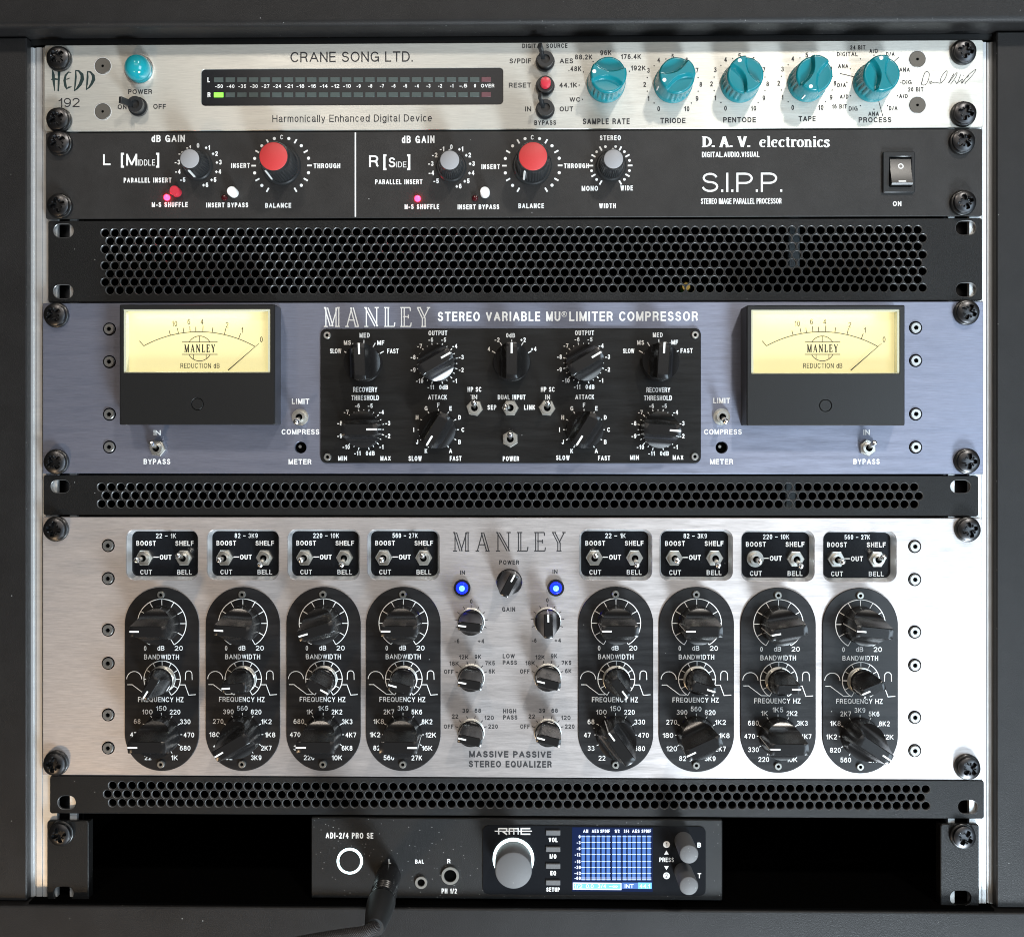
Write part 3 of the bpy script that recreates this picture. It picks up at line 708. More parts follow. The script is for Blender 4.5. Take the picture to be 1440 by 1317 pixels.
for p in ([(1181, 103.5), (1204, 109)], [(1256, 88), (1264, 80.5)], [(1235, 140), (1241.5, 163.5)]): S(mbk, p, .9)
def sig(pts):
    out = []; n = len(pts)
    for i in range(n - 1):
        p0, p1, p2, p3 = pts[max(0, i - 1)], pts[i], pts[i + 1], pts[min(n - 1, i + 2)]
        for k in range(5):
            t = k / 5; out.append(tuple(.5 * (2 * b + (c - a) * t + (2 * a - 5 * b + 4 * c - d) * t * t + (3 * b - a - 3 * c + d) * t ** 3) for a, b, c, d in zip(p0, p1, p2, p3)))
    out.append(pts[-1]); S(mbk, [(1280 + x / 14.4, 85 + y / 14.4) for x, y in out], .75)
sig([(255, 360), (240, 440), (228, 490), (300, 500), (350, 440), (380, 350), (385, 270), (345, 228), (300, 250), (265, 330), (240, 420), (222, 470)])
sig([(375, 470), (400, 430), (440, 425), (400, 470), (440, 462), (470, 450), (500, 460), (540, 452), (600, 465), (625, 445), (610, 400), (660, 290), (735, 215), (745, 260), (700, 380), (620, 465)])
sig([(770, 465), (820, 380), (870, 290), (880, 280), (860, 330)]); sig([(780, 460), (860, 350), (945, 250), (930, 320), (880, 400), (815, 488)])
sig([(900, 400), (920, 440), (950, 470), (1020, 290)]); sig([(940, 460), (1000, 430), (1060, 380), (1040, 440), (1050, 465), (1120, 370), (1200, 280), (1330, 185), (1270, 290), (1180, 390), (1110, 460), (1120, 480)])
sig([(1040, 460), (1130, 360), (1190, 290), (1160, 350)]); sig([(1075, 305), (1085, 310)])
part('lettering', mbk, 'black_print', U)
# drawn emblem: hand-cut letters
mb = MB()
def em(pts, wds): S(mb, [(60 + x / 7.2, 85 + y / 7.2) for x, y in pts], [q / 7.2 * 1.45 for q in wds])
em([(100, 98), (108, 150), (112, 210), (122, 312)], [6, 22, 18, 5]); em([(168, 102), (165, 160), (162, 240), (158, 314)], [22, 16, 14, 10]); em([(84, 196), (110, 188), (165, 195)], [4, 14, 8])
em([(290, 125), (262, 120), (232, 155), (222, 205), (232, 262), (246, 298)], [4, 8, 14, 18, 18, 3]); em([(240, 195), (275, 180)], [8, 5]); em([(240, 290), (265, 275), (294, 268)], [6, 12, 4])
em([(335, 100), (336, 170), (330, 240), (322, 312)], [8, 14, 12, 6]); em([(332, 104), (365, 108), (398, 145), (402, 190), (380, 245), (350, 285), (320, 312)], [6, 12, 22, 26, 22, 14, 4])
em([(455, 112), (455, 170), (450, 240), (442, 298)], [8, 14, 12, 6]); em([(452, 114), (485, 120), (513, 155), (516, 195), (495, 240), (470, 275), (440, 300)], [6, 12, 20, 24, 18, 12, 4])
part('emblem', mb, 'green_black_print', U)
# jewel lamp
mb = MB(); ring(mb, 7.6, 5.6, 0, 1.6, 40); x, y = W(196.5, 98.5)
jb = put('jewel_lamp', mb.mesh('jewel_ring', 'chrome'), E, rel((x, y, 0), O))
mb = MB(); lathe(mb, [(6.3, 1.0), (6.6, 3.0)] + [(6.6 * cos(a), 3.5 + 6.8 * sin(a)) for a in [pi / 2 * i / 9 for i in range(9)]] + [(.3, 10.28)], 40); put('jewel_dome', mb.mesh('jewel_dome', 'teal_jewel'), jb)
toggle(U, 195, 151, 0, 3, -26, 'toggle_black', 'lever_flat'); toggle(U, 766.5, 88, 0, 22, -14, 'toggle_black', 'lever_flat'); toggle(U, 766.5, 155.5, 0, 20, -14, 'toggle_black', 'lever_flat')
mb = MB(); ring(mb, 4.9, 2.9, 0, 2, 36); ring(mb, 4.1, 2.9, 2, 6, 36); x, y = W(766.5, 122.5); rb = put('reset_button', mb.mesh('reset', 'black_ribbed_plastic'), E, rel((x, y, 0), O))
mb = MB(); lathe(mb, [(2.75, .5), (2.75, 8.6), (2.4, 9.6), (1.2, 10)], 28); put('button_cap', mb.mesh('cap', 'red_button'), rb)
for px, py, a_ in ((852, 118, 172), (946, 118.5, 205), (1040, 118, 118), (1134.5, 117, 250), (1226.5, 117, 98)): knob(U, px, py, 'teal', 'teal_dot', a_, child='pointer_dot')
for px, py in ((144.5, 93), (144.5, 157), (1290, 83.5), (1290, 148)): screw_part(U, px, py, 'csk', .05, 'countersunk_screw')

# ------------------------------------------------------------------ 2. stereo processor
U = unit('stereo_processor', 720, 245, 'black rack unit with two red-capped and three grey-capped knobs and a rocker switch', 'processor'); E, O = U
x0, x1, y0, y1 = panel_dims(64, 1381.5, 184, 305.5)
mb = MB(); rk = pbox(1244, 1284, 217, 267)
plate(mb, rrect((x0 + x1) / 2, (y0 + y1) / 2, x1 - x0, y1 - y0, .6, 2), [rrect((rk[0] + rk[1]) / 2, (rk[2] + rk[3]) / 2, rk[1] - rk[0], rk[3] - rk[2], 1, 2)], -2.6, -.4, .25, .1)
part('faceplate', mb, 'black_painted_panel', U); chassis(U, -214, 214, y0 + 1, y1 - 1)
mb = MB(); H0 = -.4
for s, a_, b_, c_, d_, bo in [('dB GAIN', 213, 260, 190, 200, .03), ('L', 145, 155.5, 217, 232.5, .02), ('[', 170, 174.5, 215, 236, .03), ('M', 177.5, 193, 216.5, 233, .02), ('IDDLE', 194, 218, 224.5, 233, .0), (']', 219.5, 224, 215, 236, .03),
    ('PARALLEL INSERT', 174, 241, 250, 257, .04), ('M-S SHUFFLE', 213.5, 264, 284.3, 291.3, .04), ('INSERT BYPASS', 290, 349, 285, 291.8, .04), ('BALANCE', 373, 409.5, 285.5, 292.3, .04), ('INSERT', 325, 351.5, 229.5, 236.3, .04), ('THROUGH', 441, 478.5, 229.8, 236.8, .04),
    ('dB GAIN', 565, 611, 191, 201.5, .03), ('R', 519, 532.5, 218.5, 235, .02), ('[', 539, 543.5, 217, 239.5, .03), ('S', 546.5, 556, 221.5, 235.5, .02), ('IDE', 557.5, 571.5, 227.5, 235.5, .0), (']', 572.5, 577, 217, 239.5, .03),
    ('PARALLEL INSERT', 527.5, 594, 252.3, 259.3, .04), ('M-S SHUFFLE', 569, 617.5, 287.2, 294.2, .04), ('INSERT BYPASS', 643.5, 702, 287.5, 294.5, .04), ('BALANCE', 729, 765, 286, 293, .04), ('INSERT', 677, 703, 231, 238, .04), ('THROUGH', 793, 828, 229.8, 236.8, .04),
    ('STEREO', 843.5, 873, 190.5, 197.5, .04), ('MONO', 818, 841, 261.5, 268.5, .04), ('WIDE', 872.5, 890, 261, 268, .04), ('WIDTH', 842.5, 866, 286, 293, .04),
    ('DIGITAL.AUDIO.VISUAL', 987, 1068, 213.5, 221.3, .04), ('S.I.P.P.', 987, 1100, 243, 270, -.005), ('STEREO IMAGE PARALLEL PROCESSOR', 985.5, 1099, 278.8, 286.8, .035), ('ON', 1255.5, 1267.5, 283, 290, .04)]:
    T(mb, s, a_, b_, c_, d_, bo, h=H0)
serif_word(mb, 'D. A. V.', 987, 1054.5, 192, 207, 1.3, 4.2, h=H0); serif_word(mb, 'electronics', 1068, 1166.5, 191.5, 207, 1.1, 3.4, h=H0)
S(mb, [(499.8, 186.5), (499.8, 305)], 2.0, h=H0)
def gainlab(cx, cy, r):
    for n, s in enumerate(['-6', '-5', '-4', '-3', '-2', '-1', '0', '+1', '+2', '+3', '+4', '+5', '+6']):
        if n == 0: continue
        t = radians(270 - 25.5 * n + 0) if False else radians(90 - (n - 6) * 26.6)
        Tc(mb, s, cx + r * cos(t), cy - r * sin(t) * .97, 6.8, None, .045, h=H0)
gainlab(278.5, 233.3, 29.5); gainlab(634.7, 235.2, 29.3)
def dashring(cx, cy, r, skip=()):
    x, y = W(cx, cy, H0); rr = r * PX
    for i in range(21):
        if i in skip: continue
        t = radians(240 - 15 * i); c_, s_ = cos(t), sin(t)
        if i % 2 == 0:
            if i == 10: Tc(mb, 'C', cx, cy - r - .5, 6.5, None, .03, h=H0) if r > 35 else None
            else: stroke(mb, [(x + (rr - 1.2) * c_, y + (rr - 1.2) * s_), (x + (rr + 1.2) * c_, y + (rr + 1.2) * s_)], .85, H0 + .05)
        else: disc(mb, x + rr * c_, y + rr * s_, .82 if r > 35 else .7, H0 + .05 + mb.bump(), 0, 14)
dashring(396, 233, 39.5); dashring(748.5, 233, 39.2); dashring(858.5, 233, 27.5)
part('lettering', mb, 'white_print', U)
knob(U, 278.5, 233, 'gain', 'gain_line', 260, H0, 'pointer_line', ('cap', 'gain_cap')); knob(U, 634.7, 235, 'gain', 'gain_line', 92, H0, 'pointer_line', ('cap', 'gain_cap')); knob(U, 859, 233.5, 'gain', 'gain_line', 92, H0, 'pointer_line', ('cap', 'gain_cap'))
knob(U, 396, 233, 'bal', 'bal_line', 238, H0, 'pointer_line', ('cap', 'bal_cap')); knob(U, 748.5, 233, 'bal', 'bal_line', 240, H0, 'pointer_line', ('cap', 'bal_cap'))
mb = MB(); lathe(mb, [(2.5, 0), (2.5, 5), (2.2, 5.5)], 24); bt = {m: mb.mesh('push_button', m) for m in ('red_button', 'white_button')}
mb = MB(); lathe(mb, [(1.6, 0), (1.6, .8), (1.2, 1.5), (.4, 1.8)], 16); lt = {m: mb.mesh('led', m) for m in ('led_pink', 'led_off_red')}
for px, py, m in ((249, 270.5, 'red_button'), (329, 271.5, 'white_button'), (682, 272, 'white_button')): x, y = W(px, py, H0); put('push_button', bt[m], E, rel((x, y, H0), O), label=m.replace('_button', ' round push button'))
for px, py, m in ((235, 278, 'led_pink'), (316, 278.3, 'led_off_red'), (587.3, 279.5, 'led_pink'), (668, 279, 'led_off_red')): x, y = W(px, py, H0); put('indicator_led', lt[m], E, rel((x, y, H0), O), label='glowing pink light' if m == 'led_pink' else 'unlit dark red light')
mb = MB(); a = pbox(1241.5, 1286.5, 213.5, 271, 1); b_ = pbox(1250.5, 1281.5, 220.5, 262.5, 1)
plate(mb, rrect((a[0] + a[1]) / 2, (a[2] + a[3]) / 2, a[1] - a[0], a[3] - a[2], .7, 2), [rrect((b_[0] + b_[1]) / 2, (b_[2] + b_[3]) / 2, b_[1] - b_[0], b_[3] - b_[2], .3, 1)], -.39, 1.4, .4, .3)
box(mb, a[0] + 1, a[1] - 1, a[2] + 1, a[3] - 1, -9, -6.5, 0)
sw = put('rocker_switch', mb.mesh('rocker', 'black_ribbed_plastic', O), E)
mb = MB(); xa, xb, ya, yb = b_[0] + .3, b_[1] - .3, b_[2] + .4, b_[3] - .3; pr = [(yb, -4), (yb, .2), (yb - 1.0, 1.2), (ya + 7, 2.2), (ya + .9, 4.4), (ya, 3.8), (ya, -4)]
k = len(pr); mb.add([(xa, q, h) for q, h in pr] + [(xb, q, h) for q, h in pr], [(i, (i + 1) % k, k + (i + 1) % k, k + i) for i in range(k)] + [tuple(range(k)), tuple(range(k, 2 * k))])
put('rocker', mb.mesh('rocker_paddle', 'black_ribbed_plastic', O), sw)
mb = MB(); x, y = W(1267.5, 234, 1.5); xc = (xa + xb) / 2
sl = (2.2 - 1.2) / (yb - 1.0 - ya - 7)
P_ = [(xc + 1.45 * cos(2 * pi * i / 20), y + 1.45 * sin(2 * pi * i / 20)) for i in range(20)]; n_ = 20
v_ = [(p[0], p[1], 1.2 + (yb - 1 - p[1]) * sl + .08) for p in P_] + [(xc + (p[0] - xc) * .6, y + (p[1] - y) * .6, 1.2 + (yb - 1 - (y + (p[1] - y) * .6)) * sl + .08) for p in P_]
mb.add(v_, [(i, (i + 1) % n_, n_ + (i + 1) % n_, n_ + i) for i in range(n_)])
mb.add([(xc - 1.9, ya + 1.3, 4.35), (xc + 1.9, ya + 1.3, 4.35), (xc + 1.9, ya + 2.1, 4.1), (xc - 1.9, ya + 2.1, 4.1)], [(0, 1, 2, 3)])
put('switch_mark', mb.mesh('switch_mark', 'white_print', O), sw)

# ------------------------------------------------------------------ vents
def vent(px, y0, y1, x0, x1, rows, first, pitch, counts, slots, label, hh=-1.0, crease=()):
    U = unit('vent_panel', px, (y0 + y1) / 2, label, 'vent panel')
    a = panel_dims(x0, x1, y0, y1, hh); mb = MB(); holes = []
    for (ya, yb), fx, n in zip(rows, first, counts):
        for i in range(n):
            pxx = fx + pitch * i; pyy = ya + (yb - ya) * i / n
            x, y = W(pxx, pyy, hh); holes.append(circ(x, y, 2.12, 14, .1))
    for s in slots: holes.append(slot(*s, hh))
    plate(mb, rrect((a[0] + a[1]) / 2, (a[2] + a[3]) / 2, a[1] - a[0], a[3] - a[2], 1.2, 3), holes, hh - 1.5, hh, .35, .26, 0, 1)
    part('perforated_plate', mb, ['black_powder_coat', 'lit_hole_rim'], U, 25)
    mb = MB(); fl = 12
    box(mb, a[0] + 17, a[1] - 17, a[3] - 1.4, a[3] - .2, hh - 1.6 - fl, hh - 1.52, 0); box(mb, a[0] + 17, a[1] - 17, a[2] + .2, a[2] + 1.4, hh - 1.6 - fl, hh - 1.52, 0)
    part('folded_edge', mb, 'black_powder_coat', U)
    return U
r1 = [(327.5 + 11.52 * i, 323 + 11.63 * i) for i in range(8)]
vent(720, 308.5, 424, 67.5, 1381, r1, [147.5 + (7 if i % 2 else 0) for i in range(8)], 13.61, [85] * 8,
     [(89.5, 324.5, 28, 19), (89, 410, 28, 19), (1358.3, 320.5, 28, 19), (1358.6, 407.5, 28, 19)], 'tallest black perforated vent panel, eight rows of round holes, under the red-knobbed black unit')
vent(720, 668.3, 725, 61, 1376, [(684.8, 684.6), (696.6, 697.2), (708.2, 708.8)], [142.5, 149, 142.5], 13.61, [85, 85, 85], [(85, 683.8, 27, 18), (1350.8, 684, 28, 18)],
     'narrow black perforated vent panel between the blue unit and the silver unit')
vent(720, 1093.5, 1147, 70, 1384, [(1104, 1109.2), (1116, 1121), (1128.3, 1132.6)], [158, 151, 158], 13.62, [85, 85, 85], [(93.8, 1128, 25, 19), (1361, 1134, 27, 19)],
     'narrow black perforated vent panel under the silver unit, above the small display unit')

# ------------------------------------------------------------------ 3. limiter compressor
U = unit('limiter_compressor', 720, 546, 'blue anodised rack unit with two lit yellow needle meters', 'compressor'); E, O = U
x0, x1, y0, y1 = panel_dims(60, 1383, 425, 666)
mb = MB(); hl = [W(422.6, 629), W(1014.8, 629)]
plate(mb, rrect((x0 + x1) / 2, (y0 + y1) / 2, x1 - x0, y1 - y0, .5, 2), [circ(p[0], p[1], 3.0, 28) for p in hl], -3, 0, .3, .2)
part('faceplate', mb, 'blue_anodised_aluminium', U); chassis(U, -213, 213, y0 + 1, y1 - 1)
mb = MB()
for p in hl: lathe(mb, [(3.2, -5), (3.2, -3.1)], 20, 0, (p[0], p[1], 0)); lathe(mb, [(.8, -3.1), (.8, -2)], 12, 1, (p[0] - .6, p[1] + .4, 0))
part('trimmer', mb, ['void_shade_black', 'steel_screw'], U)
mb = MB(); a = pbox(451, 985.3, 462, 651); plate(mb, rrect((a[0] + a[1]) / 2, (a[2] + a[3]) / 2, a[1] - a[0], a[3] - a[2], 3.2, 6), [], .01, 1.0, .25); part('control_plate', mb, 'black_brushed_plate', U)
for px, py in ((460.3, 471.5), (461, 642.3), (977.3, 471), (976.8, 641.7)): screw_part(U, px, py, 'socket_small', 1.0, 'plate_screw')
for py in (462.6, 508.6, 582.3, 628.3): screw_part(U, 154, py, 'socket', 0, 'socket_screw')
for py in (460.8, 507, 582, 628.6): screw_part(U, 1287.5, py, 'socket', 0, 'socket_screw')
mb = MB(); inline_word(mb, 455.5, 605, 432.5, 459, thin=1.6)
for s, a_, b_, c_, d_ in [('STEREO VARIABLE MU', 615.5, 788, 438.3, 451.6), ('R', 792.2, 794.6, 439.8, 443.6), ('LIMITER COMPRESSOR', 800.5, 981.5, 438, 451.4),
    ('IN', 216, 226, 604.6, 612), ('BYPASS', 202, 239.5, 645, 652.6), ('IN', 1214, 1223, 604, 611.5), ('BYPASS', 1200, 1237, 645, 652.6), ('LIMIT', 410.5, 435, 560.4, 568), ('COMPRESS', 396, 449, 603.3, 610.8),
    ('METER', 405.8, 438, 645.3, 652.8), ('LIMIT', 1003, 1026.5, 559.4, 567), ('COMPRESS', 990, 1043, 603.3, 610.8), ('METER', 998.5, 1031, 645.2, 652.7)]:
    T(mb, s, a_, b_, c_, d_, .03 if d_ < 500 else .035)
x, y = W(793.4, 441.7); stroke(mb, arc(x, y, 1.25, 0, 342, 18), .3, .06, closed=False)
part('lettering', mb, 'white_print', U)
mb = MB(); HP = 1.0
L_ = [('MED', 505.5, 520, 468, 474.8), ('MS', 483.5, 493.5, 478.5, 485), ('MF', 530.5, 540.5, 478.5, 485), ('SLOW', 464, 480, 490, 496.8), ('FAST', 544.5, 560.5, 490.2, 497), ('RECOVERY', 496.5, 530.5, 544, 551.2), ('THRESHOLD', 494, 533, 555.6, 562.7),
    ('OUTPUT', 602.5, 629, 464.8, 471.6), ('ATTACK', 602, 628.5, 555, 561.8), ('MIN', 475.5, 488, 641, 647.5), ('MAX', 535, 549.5, 641, 647.5), ('SLOW', 574.5, 593, 641, 647.8), ('FAST', 632.5, 649, 641, 647.8), ('HP SC', 657.5, 677, 544, 550.8), ('IN', 663.5, 671, 555, 561.5),
    ('SEP', 685.5, 698, 569.3, 576), ('DUAL INPUT', 700, 739, 555, 561.8), ('LINK', 737, 752.5, 569.3, 576), ('HP SC', 760.5, 780, 544, 550.8), ('IN', 766.5, 773.5, 555, 561.5), ('POWER', 707, 730, 641.3, 648),
    ('OUTPUT', 808.5, 835.3, 464.6, 471.4), ('ATTACK', 809, 835.5, 554.5, 561.3), ('MED', 918, 932, 467.5, 474.2), ('MS', 896, 905.8, 478.3, 484.8), ('MF', 944, 953.5, 478, 484.5), ('SLOW', 876, 892, 490, 496.6), ('FAST', 957, 974, 489.6, 496.2),
    ('RECOVERY', 909, 942.5, 544.5, 551.7), ('THRESHOLD', 905.5, 945, 555.8, 563), ('MIN', 886, 898.5, 639.8, 646.4), ('MAX', 946, 961, 639.8, 646.4), ('SLOW', 782, 801, 640, 646.7), ('FAST', 841, 858, 640.5, 647.2)]
for s, a_, b_, c_, d_ in L_: T(mb, s, a_, b_, c_, d_, .035, h=HP)
def ticks(cx, cy, r0, r1, angs, wd=1.3, h=HP, m=None):
    mm = m or mb; x, y = W(cx, cy, h)
    for t in angs:
        c_, s_ = cos(radians(t)), sin(radians(t)); stroke(mm, [(x + r0 * PX * c_, y + r0 * PX * s_), (x + r1 * PX * c_, y + r1 * PX * s_)], wd * PX, h + .05)
def oring(cx, cy, start=255):
    for n in range(12):
        t = 285 + 0 - 0; a_ = radians(-75 + 30 * n)
        s = '0dB' if n == 0 else '-%d' % n
        Tc(mb, s, cx + 35 * cos(a_), cy - 34.5 * sin(a_), 6.3, 12.5 if n == 0 else None, .035, h=HP)
    ticks(cx, cy, 25, 28.3, [-75 + 15 * n for n in range(23)], 1.1)
    ticks(cx, cy, 25, 29.5, [-75 + 30 * n for n in range(12)], 1.3)
oring(614.8, 511); oring(820.6, 510.5); oring(511.6, 603.8); oring(925.3, 604)
def aring(cx, cy):
    for n, s in enumerate('ABCDEFGHIJK'):
        a_ = radians(-60 + 30 * n); Tc(mb, s, cx + 34.5 * cos(a_), cy - 34.5 * sin(a_), 6.3, None, .035, h=HP)
    ticks(cx, cy, 25, 29, [-60 + 30 * n for n in range(11)])
aring(616.4, 604); aring(821.3, 604)
ticks(511.8, 510, 25, 32, [30, 60, 90, 120, 150]); ticks(926.5, 509, 25, 32, [30, 60, 90, 120, 150]); ticks(719.5, 509.5, 25, 32, [30, 60, 90, 120, 150])
for s, px, py in (('0dB', 718, 471.5), ('+2', 735.5, 477.7), ('+4', 750.5, 490.6), ('-2', 699, 477.6), ('4', 687.5, 490.5)): Tc(mb, s, px, py, 6.3, None, .035, h=HP)
part('dial_lettering', mb, 'white_print', U)
for px, py, a_ in ((511.8, 510.5, 92), (614.8, 511, 30), (719.5, 509.5, 90), (820.6, 510.5, 31), (926.8, 509.5, 87), (511.6, 603.5, 0), (616.2, 604, 239), (821.3, 604, 238), (925.5, 604, -4)):
    k = knob(U, px, py, 'bar_a', 'bar_a_p', a_, HP)
toggle(U, 667.5, 573.5, HP, 14, 0, turn=.2); toggle(U, 717.6, 573.5, HP, 2, -14); toggle(U, 769.3, 573.5, HP, 14, 0, turn=.1); toggle(U, 717.6, 617, HP, 14, 0, turn=.5)
toggle(U, 222.5, 630, 0, 15, 0, turn=.15); toggle(U, 1219, 629.5, 0, 15, 0, turn=.4)
toggle(U, 422.5, 586.5, 0, -14, 0, 'toggle_round'); toggle(U, 1014.3, 586, 0, -14, 0, 'toggle_round')
def meter(dx, fx0, fx1, fy0, fy1, wx0, wx1, wy0, wy1, label, ccx, ccy):
    HF = 15.0; mb = MB(); a = pbox(fx0, fx1, fy0, fy1, HF); wd = pbox(wx0, wx1, wy0, wy1, HF)
    out = rrect((a[0] + a[1]) / 2, (a[2] + a[3]) / 2, a[1] - a[0], a[3] - a[2], .8, 3)
    cc = W(ccx, ccy, HF)
    plate(mb, out, [rrect((wd[0] + wd[1]) / 2, (wd[2] + wd[3]) / 2, wd[1] - wd[0], wd[3] - wd[2], .5, 2), circ(cc[0], cc[1], 3.1, 28)], .02, HF, .5, .15, back=False)
    lathe(mb, [(2.85, HF - 2), (2.85, HF - .25), (2.7, HF - .1)], 28, 0, (cc[0], cc[1], 0))
    m = put('needle_meter', mb.mesh('meter', 'black_housing', O), E, label=label)
    mb = MB(); HC = 9.5
    box(mb, wd[0] - .4, wd[1] + .4, wd[2] - .4, wd[3] + .4, HC - .6, HC, 0); put('scale_card', mb.mesh('card', 'meter_card', O), m)
    mb = MB()
    def q(px, py): return px + dx, py
    X0 = 280.7; cpt = (280.8, 566)
    # arc through three points
    def circ3(p, q_, r):
        ax, ay = p; bx, by = q_; cx, cy = r; d = 2 * (ax * (by - cy) + bx * (cy - ay) + cx * (ay - by))
        ux = ((ax * ax + ay * ay) * (by - cy) + (bx * bx + by * by) * (cy - ay) + (cx * cx + cy * cy) * (ay - by)) / d
        uy = ((ax * ax + ay * ay) * (cx - bx) + (bx * bx + by * by) * (ax - cx) + (cx * cx + cy * cy) * (bx - ax)) / d
        return ux, uy, sqrt((ax - ux) ** 2 + (ay - uy) ** 2)
    ux, uy, r = circ3((202.3, 486.3), (280.3, 466.5), (359, 487.4)); a0 = math.atan2(uy - 486.3, 202.3 - ux); a1 = math.atan2(uy - 487.4, 359 - ux)
    S(mb, [q(ux + r * cos(a0 + (a1 - a0) * i / 40), uy - r * sin(a0 + (a1 - a0) * i / 40)) for i in range(41)], .95, h=HC)
    for x_, l in ((202.3, 8), (239.7, 7), (251, 8), (258.5, 7), (267.5, 8), (275.5, 7), (285.3, 9), (298.5, 7), (315.5, 9), (335.5, 8)):
        tt = math.acos(max(-1, min(1, (x_ - ux) / r))); p0 = (ux + r * cos(tt), uy - r * sin(tt))
        tilt = 1.0 if x_ > 205 else 1.6; S(mb, [q(*p0), q(p0[0] + l * cos(tt) * tilt, p0[1] - l * sin(tt))], .95, h=HC)
    for s, x_, y_ in (('10', 245.5, 455), ('6', 265.6, 452.3), ('4', 284, 452.3), ('2', 319.3, 456.8), ('1', 340.6, 464), ('0', 367.6, 477.2)): Tc(mb, s, x_ + dx, y_, 7.6, None, .0, h=HC)
    for yy in (481, 498.2): S(mb, [q(256, yy), q(306, yy)], 1.0, h=HC)
    S(mb, [q(280.7 + 17 * cos(radians(t)), 490 - 17.5 * sin(radians(t))) for t in range(32, 149, 4)], .9, h=HC); S(mb, [q(280.7 + 17 * cos(radians(t)), 490 + 17.5 * sin(radians(t))) for t in range(30, 151, 4)], .9, h=HC)
    S(mb, [q(280.7, 472.6), q(280.7, 481)], .8, h=HC); S(mb, [q(272, 498.2), q(272, 505)], .8, h=HC); S(mb, [q(290, 498.2), q(290, 505)], .8, h=HC)
    inline_word(mb, 259.4 + dx, 302.6 + dx, 484.6, 495, thin=.85, solid=True, h=HC)
    T(mb, 'REDUCTION dB', 253.8 + dx, 308.9 + dx, 510.6, 517.6, .0, h=HC)
    put('scale_lettering', mb.mesh('scale_lettering', 'meter_ink', O), m)
    mb = MB(); stroke(mb, WP([q(320.7, 520.6), q(364.5, 482.5)], HC + 1.2), [.55, .22], HC + 1.2); put('needle', mb.mesh('needle', 'meter_ink', O), m)
    mb = MB(); ww = 1.1
    for (p0, p1, q0, q1) in ((wd[0] + .05, wd[1] - .05, wd[3] - ww, wd[3] - .05), (wd[0] + .05, wd[1] - .05, wd[2] + .05, wd[2] + .5), (wd[0] + .05, wd[0] + 1.2, wd[2] + .55, wd[3] - ww - .05), (wd[1] - 1.2, wd[1] - .05, wd[2] + .55, wd[3] - ww - .05)):
        box(mb, p0, p1, q0, q1, HC + .1, HF - .5, .1)
    put('window_frame', mb.mesh('window_frame', 'acrylic_edge', O), m)
    mb = MB(); box(mb, wd[0] + .02, wd[1] - .02, wd[2] + .02, wd[3] - .02, HF - .45, HF - .1, 0); put('window_pane', mb.mesh('pane', 'clear_acrylic', O), m)
    meter_bulb((wd[0] + wd[1]) / 2 - 4, wd[3] - 1.5, 13.2, O, .0075)
def meter_bulb(cx, cy, h, O_, w_):
    d = bpy.data.lights.new('meter_bulb', 'AREA'); d.energy = w_; d.color = (1, .90, .60); d.shape = 'RECTANGLE'; d.size = .060; d.size_y = .002
    o = bpy.data.objects.new('meter_bulb', d); COL.objects.link(o); o.location = (cx * .001, -h * .001, cy * .001)
    o.rotation_euler = Vector((0, .32, -.95)).to_track_quat('-Z', 'Y').to_euler()
meter(0, 168, 386.8, 428, 597.2, 173.5, 380, 434.5, 524, 'left lit needle meter in a black housing', 277.5, 568)
meter(875.6, 1050, 1272.5, 429, 598.3, 1056.5, 1265.5, 435, 525.5, 'right lit needle meter in a black housing', 1161, 570)

# ------------------------------------------------------------------ 4. equalizer
U = unit('equalizer', 720, 909, 'tall brushed silver rack unit with eight black pill-shaped knob plates and two blue lights', 'equalizer'); E, O = U
x0, x1, y0, y1 = panel_dims(60, 1381.5, 727.5, 1092.5)
cols = [(228, 954), (341.8, 953.8), (455.2, 953.8), (567.3, 953.8), (865.7, 954), (979, 954.4), (1093.8, 955.6), (1209, 956.2)]
mb = MB(); holes = []; wins = []
for cx, cy in cols:
    x, y = W(cx, cy - 174.2); wins.append((x, y)); holes.append(rrect(x, y, 101 * PX, 70 * PX, 12 * PX, 6))
leds = [W(650, 825.7), W(781.5, 825.7)]
plate(mb, rrect((x0 + x1) / 2, (y0 + y1) / 2, x1 - x0, y1 - y0, .5, 2), holes, -3, 0, .3, .35, 0)
